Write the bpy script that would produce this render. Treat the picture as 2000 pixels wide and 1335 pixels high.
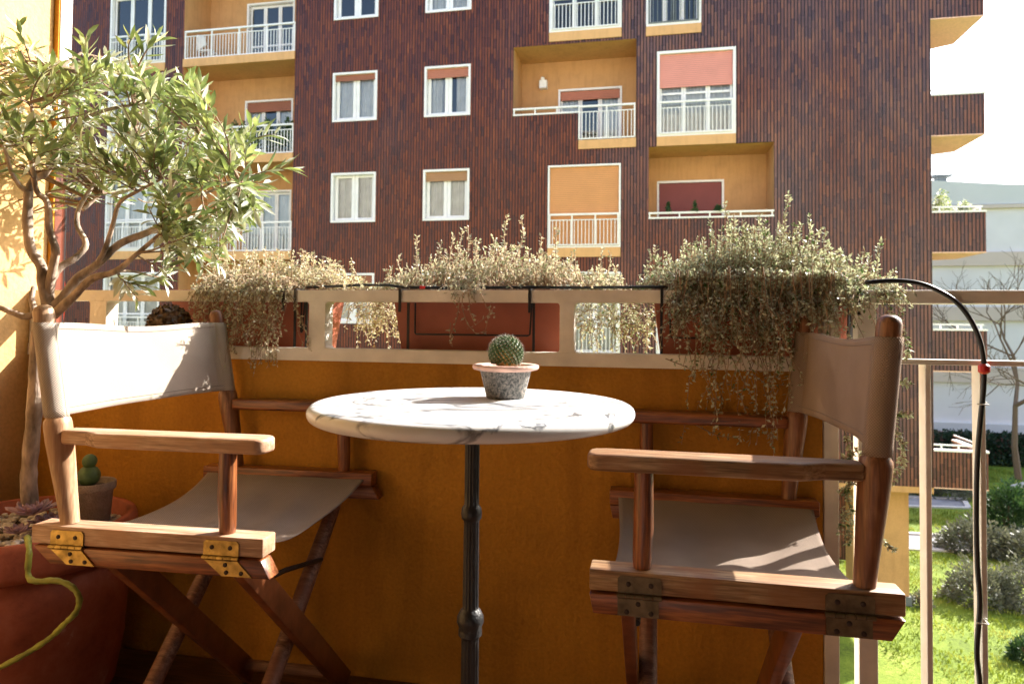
import bpy, bmesh, math, random
import numpy as np
from mathutils import Vector, Matrix
for o in list(bpy.data.objects): bpy.data.objects.remove(o)
sc = bpy.context.scene
COL = sc.collection
R_ = math.radians
rng = random.Random(7)
nr = np.random.RandomState(11)

# ------------------------------------------------------------------ camera
FPX = 1333.0; PX = 1000.0; PY = 590.6
yaw, pit, rol = R_(11.64), R_(1.66), R_(.559)
fwd = np.array([-math.sin(yaw), math.cos(yaw), 0]); rgt = np.array([math.cos(yaw), math.sin(yaw), 0]); up_ = np.array([0, 0, 1.0])
FW = fwd*math.cos(pit)+up_*math.sin(pit); u2 = -fwd*math.sin(pit)+up_*math.cos(pit)
RT = rgt*math.cos(rol)+u2*math.sin(rol); UP = -rgt*math.sin(rol)+u2*math.cos(rol)
CAM = np.array([0, 0, .84])
cd = bpy.data.cameras.new('camera'); cam = bpy.data.objects.new('camera', cd); COL.objects.link(cam)
m = Matrix.Identity(4)
for i in range(3): m[i][0], m[i][1], m[i][2], m[i][3] = RT[i], UP[i], -FW[i], CAM[i]
cam.matrix_world = m
cd.sensor_width = 36; cd.lens = FPX/2000*36; cd.shift_y = -(667.5-PY)/2000
cd.clip_start = .05; cd.clip_end = 500
cd.dof.use_dof = True; cd.dof.focus_distance = 1.12; cd.dof.aperture_fstop = 10
sc.camera = cam
# ------------------------------------------------------------------ sky and sun
S = Vector((.62, .562, .545)).normalized()
w = bpy.data.worlds.new('World'); sc.world = w; w.use_nodes = True
nt = w.node_tree; sky = nt.nodes.new('ShaderNodeTexSky'); sky.sky_type = 'NISHITA'; sky.sun_disc = False
sky.sun_elevation = math.asin(S.z); sky.sun_rotation = math.atan2(S.x, S.y); sky.dust_density = 2.5; sky.air_density = 1.0; sky.altitude = 100
bg = nt.nodes['Background']; nt.links.new(sky.outputs[0], bg.inputs[0]); bg.inputs[1].default_value = .15
sd = bpy.data.lights.new('sun', 'SUN'); so = bpy.data.objects.new('sun', sd); COL.objects.link(so)
sd.energy = 5.0; sd.angle = R_(.5); sd.color = (1, .945, .86)
so.rotation_euler = S.to_track_quat('Z', 'Y').to_euler()
vs = sc.view_settings; vs.view_transform = 'Standard'; vs.look = 'None'; vs.gamma = 1; vs.exposure = 1.58; vs.use_curve_mapping = False
sc.cycles.max_bounces = 8; sc.cycles.transparent_max_bounces = 16

# a pixel of the reference seen at a chosen real plane, used while laying things out
def ray(x, y): return FW + RT*((x-PX)/FPX) - UP*((y-PY)/FPX)
def onY(x, y, Y): d = ray(x, y); return Vector(CAM+d*(Y/d[1]))
def onZ(x, y, Z): d = ray(x, y); return Vector(CAM+d*((Z-.84)/d[2]))
def onD(x, y, D): return Vector(CAM+ray(x, y)*D)

# ------------------------------------------------------------------ materials
def mat(name):
    m = bpy.data.materials.new(name); m.use_nodes = True; n = m.node_tree.nodes
    return m, n, m.node_tree.links, n['Principled BSDF']
def ramp(n, stops):
    r = n.new('ShaderNodeValToRGB'); e = r.color_ramp.elements
    while len(e) < len(stops): e.new(.5)
    for i, (p, c) in enumerate(stops): e[i].position = p; e[i].color = (*c, 1)
    return r
def simple(name, col, rough=.6, var=.12, scale=8, bump=.0, bscale=60, metal=0, coat=0, spec=.5, sc3=None, sss=0, trans=0, det=6):
    m, n, l, b = mat(name)
    tc = n.new('ShaderNodeTexCoord'); mp = n.new('ShaderNodeMapping'); l.new(tc.outputs['Object'], mp.inputs[0])
    if sc3: mp.inputs['Scale'].default_value = sc3
    nz = n.new('ShaderNodeTexNoise'); nz.inputs['Scale'].default_value = scale; nz.inputs['Detail'].default_value = det; l.new(mp.outputs[0], nz.inputs[0])
    lo = tuple(c*(1-var) for c in col); hi = tuple(min(1, c*(1+var)) for c in col)
    r = ramp(n, [(.3, lo), (.7, hi)]); l.new(nz.outputs[0], r.inputs[0]); l.new(r.outputs[0], b.inputs['Base Color'])
    b.inputs['Roughness'].default_value = rough; b.inputs['Metallic'].default_value = metal; b.inputs['Specular IOR Level'].default_value = spec
    b.inputs['Coat Weight'].default_value = coat
    if bump:
        n2 = n.new('ShaderNodeTexNoise'); n2.inputs['Scale'].default_value = bscale; n2.inputs['Detail'].default_value = 5; l.new(mp.outputs[0], n2.inputs[0])
        bp = n.new('ShaderNodeBump'); bp.inputs['Strength'].default_value = bump; bp.inputs['Distance'].default_value = .004
        l.new(n2.outputs[0], bp.inputs['Height']); l.new(bp.outputs[0], b.inputs['Normal'])
    if trans:
        tr = n.new('ShaderNodeBsdfTranslucent'); l.new(r.outputs[0], tr.inputs[0]); mx = n.new('ShaderNodeMixShader'); mx.inputs[0].default_value = trans
        l.new(b.outputs[0], mx.inputs[1]); l.new(tr.outputs[0], mx.inputs[2]); l.new(mx.outputs[0], n['Material Output'].inputs[0])
    return m
def math_(n, l, op, a, b=None):
    q = n.new('ShaderNodeMath'); q.operation = op
    for i, v in enumerate((a, b)):
        if v is None: continue
        if isinstance(v, (int, float)): q.inputs[i].default_value = v
        else: l.new(v, q.inputs[i])
    return q.outputs[0]
def bloom_mat():
    m, n, l, b = mat('old_terracotta')
    tc = n.new('ShaderNodeTexCoord'); a = n.new('ShaderNodeTexNoise'); a.inputs['Scale'].default_value = 9; a.inputs['Detail'].default_value = 10; a.inputs['Roughness'].default_value = .7; l.new(tc.outputs['Object'], a.inputs[0])
    r = ramp(n, [(.3, (.20, .042, .018)), (.5, (.36, .085, .035)), (.62, (.42, .12, .06)), (.74, (.60, .36, .26))]); l.new(a.outputs[0], r.inputs[0]); l.new(r.outputs[0], b.inputs['Base Color'])
    c = n.new('ShaderNodeTexNoise'); c.inputs['Scale'].default_value = 70; c.inputs['Detail'].default_value = 6; l.new(tc.outputs['Object'], c.inputs[0])
    bp = n.new('ShaderNodeBump'); bp.inputs['Strength'].default_value = .4; bp.inputs['Distance'].default_value = .003; l.new(c.outputs[0], bp.inputs['Height']); l.new(bp.outputs[0], b.inputs['Normal']); b.inputs['Roughness'].default_value = .6
    return m
def tile_mat():
    m, n, l, b = mat('glazed_strip_tiles')
    tc = n.new('ShaderNodeTexCoord'); sp = n.new('ShaderNodeSeparateXYZ'); l.new(tc.outputs['Object'], sp.inputs[0])
    u = math_(n, l, 'DIVIDE', math_(n, l, 'ADD', sp.outputs[0], sp.outputs[1]), .088)
    iu = math_(n, l, 'FLOOR', u); fu = math_(n, l, 'FRACT', u)
    w1 = n.new('ShaderNodeTexWhiteNoise'); w1.noise_dimensions = '1D'; l.new(iu, w1.inputs['W'])
    v = math_(n, l, 'ADD', math_(n, l, 'DIVIDE', sp.outputs[2], .30), math_(n, l, 'MULTIPLY', w1.outputs[0], 7.3))
    iv = math_(n, l, 'FLOOR', v); fv = math_(n, l, 'FRACT', v)
    cb = n.new('ShaderNodeCombineXYZ'); l.new(iu, cb.inputs[0]); l.new(iv, cb.inputs[1])
    w2 = n.new('ShaderNodeTexWhiteNoise'); w2.noise_dimensions = '2D'; l.new(cb.outputs[0], w2.inputs[0])
    mp0 = n.new('ShaderNodeMapping'); mp0.inputs['Scale'].default_value = (1, 1, .45); l.new(tc.outputs['Object'], mp0.inputs[0])
    nz = n.new('ShaderNodeTexNoise'); nz.inputs['Scale'].default_value = .9; nz.inputs['Detail'].default_value = 8; nz.inputs['Roughness'].default_value = .65; l.new(mp0.outputs[0], nz.inputs[0])
    mp1 = n.new('ShaderNodeMapping'); mp1.inputs['Scale'].default_value = (3.4, 3.4, 1.1); l.new(tc.outputs['Object'], mp1.inputs[0])
    nz1 = n.new('ShaderNodeTexNoise'); nz1.inputs['Scale'].default_value = 1.0; nz1.inputs['Detail'].default_value = 6; nz1.inputs['Roughness'].default_value = .7; l.new(mp1.outputs[0], nz1.inputs[0])
    t = math_(n, l, 'ADD', math_(n, l, 'MULTIPLY', w2.outputs[0], .27), math_(n, l, 'ADD', math_(n, l, 'MULTIPLY', nz.outputs[0], .42), math_(n, l, 'MULTIPLY', nz1.outputs[0], .52)))
    r = ramp(n, [(.36, (.048, .014, .014)), (.5, (.108, .027, .016)), (.62, (.155, .038, .019)), (.76, (.215, .056, .024)), (.92, (.33, .10, .042))]); l.new(t, r.inputs[0])
    nf = n.new('ShaderNodeTexNoise'); nf.inputs['Scale'].default_value = 30; nf.inputs['Detail'].default_value = 3; l.new(tc.outputs['Object'], nf.inputs[0])
    mxf = n.new('ShaderNodeMix'); mxf.data_type = 'RGBA'; mxf.blend_type = 'OVERLAY'; mxf.inputs[0].default_value = .35
    l.new(r.outputs[0], mxf.inputs[6]); l.new(nf.outputs[0], mxf.inputs[7])
    # grout between the strips
    g = math_(n, l, 'SUBTRACT', 1.0, math_(n, l, 'MULTIPLY', math_(n, l, 'ABSOLUTE', math_(n, l, 'SUBTRACT', fu, .5)), 2.0))
    gm = n.new('ShaderNodeMapRange'); gm.inputs[1].default_value = .16; gm.inputs[2].default_value = .42; l.new(g, gm.inputs[0])
    mx = n.new('ShaderNodeMix'); mx.data_type = 'RGBA'; mx.inputs[6].default_value = (.014, .010, .010, 1)
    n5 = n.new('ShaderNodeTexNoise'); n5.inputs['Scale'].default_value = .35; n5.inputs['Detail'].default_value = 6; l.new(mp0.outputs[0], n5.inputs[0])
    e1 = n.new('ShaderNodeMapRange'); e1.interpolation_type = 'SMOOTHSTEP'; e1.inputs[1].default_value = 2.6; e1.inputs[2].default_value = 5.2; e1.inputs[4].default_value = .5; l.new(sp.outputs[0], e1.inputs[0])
    sky_sheen = n.new('ShaderNodeMapRange'); sky_sheen.inputs[1].default_value = .56; sky_sheen.inputs[2].default_value = 1.0; sky_sheen.inputs[4].default_value = .8; l.new(math_(n, l, 'ADD', n5.outputs[0], math_(n, l, 'MULTIPLY', e1.outputs[0], .6)), sky_sheen.inputs[0])  # bluish sky sheen at the right end mixed into the tile colour, plus noise
    mb_ = n.new('ShaderNodeMix'); mb_.data_type = 'RGBA'; l.new(sky_sheen.outputs[0], mb_.inputs[0]); l.new(mxf.outputs[2], mb_.inputs[6])
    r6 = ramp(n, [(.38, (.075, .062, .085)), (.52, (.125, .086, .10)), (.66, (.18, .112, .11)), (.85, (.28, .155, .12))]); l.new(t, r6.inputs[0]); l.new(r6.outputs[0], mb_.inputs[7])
    l.new(gm.outputs[0], mx.inputs[0]); l.new(mb_.outputs[2], mx.inputs[7]); l.new(mx.outputs[2], b.inputs['Base Color'])
    bp = n.new('ShaderNodeBump'); bp.inputs['Strength'].default_value = .8; bp.inputs['Distance'].default_value = .02
    hh = math_(n, l, 'ADD', gm.outputs[0], math_(n, l, 'MULTIPLY', w2.outputs[0], .25))
    l.new(hh, bp.inputs['Height']); l.new(bp.outputs[0], b.inputs['Normal'])
    rr = n.new('ShaderNodeMapRange'); rr.inputs[3].default_value = .22; rr.inputs[4].default_value = .5; l.new(w2.outputs[0], rr.inputs[0]); l.new(rr.outputs[0], b.inputs['Roughness'])
    b.inputs['Specular IOR Level'].default_value = .28
    return m
def stucco(name, col, bump=.5, sc=55, stain=.25):
    m, n, l, b = mat(name)
    tc = n.new('ShaderNodeTexCoord')
    nz = n.new('ShaderNodeTexNoise'); nz.inputs['Scale'].default_value = 2.2; nz.inputs['Detail'].default_value = 9; nz.inputs['Roughness'].default_value = .62; l.new(tc.outputs['Object'], nz.inputs[0])
    r = ramp(n, [(.3, tuple(c*(1-stain) for c in col)), (.5, col), (.72, tuple(c*(1+stain*.5) for c in col))]); l.new(nz.outputs[0], r.inputs[0])
    nf = n.new('ShaderNodeTexNoise'); nf.inputs['Scale'].default_value = sc*2.2; nf.inputs['Detail'].default_value = 4; l.new(tc.outputs['Object'], nf.inputs[0])
    rf = ramp(n, [(.32, (.72, .70, .66)), (.62, (1.12, 1.12, 1.12))]); l.new(nf.outputs[0], rf.inputs[0])
    mf = n.new('ShaderNodeMix'); mf.data_type = 'RGBA'; mf.blend_type = 'MULTIPLY'; mf.inputs[0].default_value = .35; l.new(r.outputs[0], mf.inputs[6]); l.new(rf.outputs[0], mf.inputs[7]); l.new(mf.outputs[2], b.inputs['Base Color'])
    mpd = n.new('ShaderNodeMapping'); mpd.inputs['Scale'].default_value = (1, 1, .12); l.new(tc.outputs['Object'], mpd.inputs[0])
    nd = n.new('ShaderNodeTexNoise'); nd.inputs['Scale'].default_value = 9; nd.inputs['Detail'].default_value = 6; l.new(mpd.outputs[0], nd.inputs[0])
    rd = ramp(n, [(.36, (.66, .62, .60)), (.5, (1, 1, 1))]); l.new(nd.outputs[0], rd.inputs[0])
    md = n.new('ShaderNodeMix'); md.data_type = 'RGBA'; md.blend_type = 'MULTIPLY'; md.inputs[0].default_value = min(1, stain*2); l.new(mf.outputs[2], md.inputs[6]); l.new(rd.outputs[0], md.inputs[7]); l.new(md.outputs[2], b.inputs['Base Color'])
    n2 = n.new('ShaderNodeTexNoise'); n2.inputs['Scale'].default_value = sc; n2.inputs['Detail'].default_value = 8; n2.inputs['Roughness'].default_value = .6; l.new(tc.outputs['Object'], n2.inputs[0])
    bp = n.new('ShaderNodeBump'); bp.inputs['Strength'].default_value = bump; bp.inputs['Distance'].default_value = .006
    l.new(n2.outputs[0], bp.inputs['Height']); l.new(bp.outputs[0], b.inputs['Normal']); b.inputs['Roughness'].default_value = .85
    b.inputs['Specular IOR Level'].default_value = .25
    return m
def wood(name, c1, c2, c3, axis, rough=.5, wear=None, coat=0):
    m, n, l, b = mat(name)
    tc = n.new('ShaderNodeTexCoord'); mp = n.new('ShaderNodeMapping'); l.new(tc.outputs['Object'], mp.inputs[0])
    s = [1, 1, 1]; s['xyz'.index(axis)] = .07; mp.inputs['Scale'].default_value = s
    nz = n.new('ShaderNodeTexNoise'); nz.inputs['Scale'].default_value = 120; nz.inputs['Detail'].default_value = 8; nz.inputs['Distortion'].default_value = .6; l.new(mp.outputs[0], nz.inputs[0])
    r = ramp(n, [(.28, tuple(x*.85 for x in c1)), (.38, c1), (.52, c2), (.70, c3)]); l.new(nz.outputs[0], r.inputs[0])
    n9 = n.new('ShaderNodeTexNoise'); n9.inputs['Scale'].default_value = 420; n9.inputs['Detail'].default_value = 3; l.new(mp.outputs[0], n9.inputs[0])
    r9 = ramp(n, [(.35, (.62, .60, .58)), (.6, (1.1, 1.1, 1.1))]); l.new(n9.outputs[0], r9.inputs[0])
    m9 = n.new('ShaderNodeMix'); m9.data_type = 'RGBA'; m9.blend_type = 'MULTIPLY'; m9.inputs[0].default_value = .8; l.new(r.outputs[0], m9.inputs[6]); l.new(r9.outputs[0], m9.inputs[7]); out = m9.outputs[2]
    if wear:
        n3 = n.new('ShaderNodeTexNoise'); n3.inputs['Scale'].default_value = 14; n3.inputs['Detail'].default_value = 5; l.new(tc.outputs['Object'], n3.inputs[0])
        rr = ramp(n, [(.42, (0, 0, 0)), (.6, (1, 1, 1))]); l.new(n3.outputs[0], rr.inputs[0])
        mx = n.new('ShaderNodeMix'); mx.data_type = 'RGBA'; l.new(rr.outputs[0], mx.inputs[0]); l.new(out, mx.inputs[6]); mx.inputs[7].default_value = (*wear, 1); 
        mm = math_(n, l, 'MULTIPLY', rr.outputs[0], .75); l.new(mm, mx.inputs[0]); out = mx.outputs[2]
    l.new(out, b.inputs['Base Color']); b.inputs['Roughness'].default_value = rough; b.inputs['Coat Weight'].default_value = coat; b.inputs['Coat Roughness'].default_value = .3
    bp = n.new('ShaderNodeBump'); bp.inputs['Strength'].default_value = .25; bp.inputs['Distance'].default_value = .002
    l.new(nz.outputs[0], bp.inputs['Height']); l.new(bp.outputs[0], b.inputs['Normal'])
    return m
def canvas_mat(name, col, sx, sz):
    m, n, l, b = mat(name)
    tc = n.new('ShaderNodeTexCoord'); sp = n.new('ShaderNodeSeparateXYZ'); l.new(tc.outputs['UV'], sp.inputs[0])
    a = math_(n, l, 'SINE', math_(n, l, 'MULTIPLY', sp.outputs[0], sx)); c = math_(n, l, 'SINE', math_(n, l, 'MULTIPLY', sp.outputs[1], sz))
    h = math_(n, l, 'MULTIPLY', a, c)
    nz = n.new('ShaderNodeTexNoise'); nz.inputs['Scale'].default_value = 9; nz.inputs['Detail'].default_value = 6; l.new(tc.outputs['Object'], nz.inputs[0])
    t = math_(n, l, 'ADD', math_(n, l, 'MULTIPLY', h, .50), nz.outputs[0])
    r = ramp(n, [(.25, tuple(x*.78 for x in col)), (.75, tuple(x*1.15 for x in col))]); l.new(t, r.inputs[0]); l.new(r.outputs[0], b.inputs['Base Color'])
    bp = n.new('ShaderNodeBump'); bp.inputs['Strength'].default_value = .6; bp.inputs['Distance'].default_value = .001
    l.new(h, bp.inputs['Height']); l.new(bp.outputs[0], b.inputs['Normal']); b.inputs['Roughness'].default_value = .9; b.inputs['Specular IOR Level'].default_value = .15
    tr = n.new('ShaderNodeBsdfTranslucent'); l.new(r.outputs[0], tr.inputs[0]); mx = n.new('ShaderNodeMixShader'); mx.inputs[0].default_value = .22
    l.new(b.outputs[0], mx.inputs[1]); l.new(tr.outputs[0], mx.inputs[2]); l.new(mx.outputs[0], n['Material Output'].inputs[0])
    return m
def leaf_mat(name, stops, scale=70, trans=.35, under=None, rough=.5, spec=.4, tint=(1.15, 1.12, .85)):
    m, n, l, b = mat(name)
    tc = n.new('ShaderNodeTexCoord'); nz = n.new('ShaderNodeTexNoise'); nz.inputs['Scale'].default_value = scale; nz.inputs['Detail'].default_value = 1; l.new(tc.outputs['Object'], nz.inputs[0])
    r = ramp(n, stops); l.new(nz.outputs[0], r.inputs[0]); out = r.outputs[0]
    if under:
        ge = n.new('ShaderNodeNewGeometry'); mx = n.new('ShaderNodeMix'); mx.data_type = 'RGBA'
        l.new(ge.outputs['Backfacing'], mx.inputs[0]); l.new(out, mx.inputs[6]); mx.inputs[7].default_value = (*under, 1); out = mx.outputs[2]
    l.new(out, b.inputs['Base Color']); b.inputs['Roughness'].default_value = rough; b.inputs['Specular IOR Level'].default_value = spec
    tr = n.new('ShaderNodeBsdfTranslucent'); hs = n.new('ShaderNodeMix'); hs.data_type = 'RGBA'; hs.blend_type = 'MULTIPLY'; hs.inputs[0].default_value = 1
    l.new(out, hs.inputs[6]); hs.inputs[7].default_value = (*tint, 1); l.new(hs.outputs[2], tr.inputs[0])
    ms = n.new('ShaderNodeMixShader'); ms.inputs[0].default_value = trans
    l.new(b.outputs[0], ms.inputs[1]); l.new(tr.outputs[0], ms.inputs[2]); l.new(ms.outputs[0], n['Material Output'].inputs[0])
    return m
def glass_mat():
    m, n, l, b = mat('window_glass'); n.remove(b)
    g = n.new('ShaderNodeBsdfGlossy'); g.inputs['Roughness'].default_value = .03; t = n.new('ShaderNodeBsdfTransparent'); t.inputs[0].default_value = (.82, .86, .86, 1)
    fr = n.new('ShaderNodeFresnel'); fr.inputs[0].default_value = 1.75; mx = n.new('ShaderNodeMixShader')
    l.new(math_(n, l, 'ADD', math_(n, l, 'MULTIPLY', fr.outputs[0], .8), .04), mx.inputs[0]); l.new(t.outputs[0], mx.inputs[1]); l.new(g.outputs[0], mx.inputs[2]); l.new(mx.outputs[0], n['Material Output'].inputs[0])
    return m
def marble_mat():
    m, n, l, b = mat('white_marble')
    tc = n.new('ShaderNodeTexCoord')
    mp = n.new('ShaderNodeMapping'); mp.inputs['Rotation'].default_value = (0, 0, .5); mp.inputs['Scale'].default_value = (1, 1.7, 1); l.new(tc.outputs['Object'], mp.inputs[0])
    n1 = n.new('ShaderNodeTexNoise'); n1.inputs['Scale'].default_value = 4.6; n1.inputs['Detail'].default_value = 7; n1.inputs['Distortion'].default_value = .9; l.new(mp.outputs[0], n1.inputs[0])
    v = math_(n, l, 'ABSOLUTE', math_(n, l, 'SUBTRACT', n1.outputs[0], .56))
    r1 = ramp(n, [(0, (.06, .065, .075)), (.005, (.30, .31, .34)), (.017, (.92, .92, .92))]); l.new(v, r1.inputs[0])
    n2 = n.new('ShaderNodeTexNoise'); n2.inputs['Scale'].default_value = 3; n2.inputs['Detail'].default_value = 3; l.new(tc.outputs['Object'], n2.inputs[0])
    r2 = ramp(n, [(.36, (0, 0, 0)), (.52, (1, 1, 1))]); l.new(n2.outputs[0], r2.inputs[0])
    n3 = n.new('ShaderNodeTexNoise'); n3.inputs['Scale'].default_value = 7; n3.inputs['Detail'].default_value = 6; l.new(mp.outputs[0], n3.inputs[0])
    r3 = ramp(n, [(.3, (.70, .72, .75)), (.5, (.86, .86, .86))]); l.new(n3.outputs[0], r3.inputs[0])
    mx = n.new('ShaderNodeMix'); mx.data_type = 'RGBA'; l.new(r2.outputs[0], mx.inputs[0]); mx.inputs[6].default_value = (1, 1, 1, 1); l.new(r1.outputs[0], mx.inputs[7])
    mu = n.new('ShaderNodeMix'); mu.data_type = 'RGBA'; mu.blend_type = 'MULTIPLY'; mu.inputs[0].default_value = 1; l.new(mx.outputs[2], mu.inputs[6]); l.new(r3.outputs[0], mu.inputs[7])
    l.new(mu.outputs[2], b.inputs['Base Color']); b.inputs['Roughness'].default_value = .28
    return m
def slat_mat(name, col):
    m, n, l, b = mat(name)
    tc = n.new('ShaderNodeTexCoord'); sp = n.new('ShaderNodeSeparateXYZ'); l.new(tc.outputs['Object'], sp.inputs[0])
    f = math_(n, l, 'FRACT', math_(n, l, 'DIVIDE', sp.outputs[2], .055)); g = math_(n, l, 'GREATER_THAN', f, .1)
    bp = n.new('ShaderNodeBump'); bp.inputs['Strength'].default_value = .7; bp.inputs['Distance'].default_value = .01; l.new(g, bp.inputs['Height']); l.new(bp.outputs[0], b.inputs['Normal'])
    nz = n.new('ShaderNodeTexNoise'); nz.inputs['Scale'].default_value = 3; l.new(tc.outputs['Object'], nz.inputs[0])
    r = ramp(n, [(.3, tuple(c*.95 for c in col)), (.7, tuple(c*1.04 for c in col))]); l.new(nz.outputs[0], r.inputs[0])
    ml = n.new('ShaderNodeMix'); ml.data_type = 'RGBA'; l.new(g, ml.inputs[0]); ml.inputs[6].default_value = (*[c*.35 for c in col], 1); l.new(r.outputs[0], ml.inputs[7]); l.new(ml.outputs[2], b.inputs['Base Color']); b.inputs['Roughness'].default_value = .55
    return m
def grass_mat():
    m, n, l, b = mat('lawn_grass')
    tc = n.new('ShaderNodeTexCoord'); a = n.new('ShaderNodeTexNoise'); a.inputs['Scale'].default_value = .5; a.inputs['Detail'].default_value = 8; a.inputs['Roughness'].default_value = .65; l.new(tc.outputs['Object'], a.inputs[0])
    c = n.new('ShaderNodeTexNoise'); c.inputs['Scale'].default_value = 14; c.inputs['Detail'].default_value = 8; c.inputs['Roughness'].default_value = .7; l.new(tc.outputs['Object'], c.inputs[0])
    t = math_(n, l, 'ADD', math_(n, l, 'MULTIPLY', a.outputs[0], .6), math_(n, l, 'MULTIPLY', c.outputs[0], .45))
    r = ramp(n, [(.38, (.07, .10, .012)), (.48, (.15, .22, .02)), (.60, (.24, .31, .035)), (.72, (.42, .40, .14))]); l.new(t, r.inputs[0]); l.new(r.outputs[0], b.inputs['Base Color'])
    bp = n.new('ShaderNodeBump'); bp.inputs['Strength'].default_value = .6; bp.inputs['Distance'].default_value = .08; l.new(c.outputs[0], bp.inputs['Height']); l.new(bp.outputs[0], b.inputs['Normal'])
    b.inputs['Roughness'].default_value = .8; b.inputs['Specular IOR Level'].default_value = .2
    return m
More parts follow.
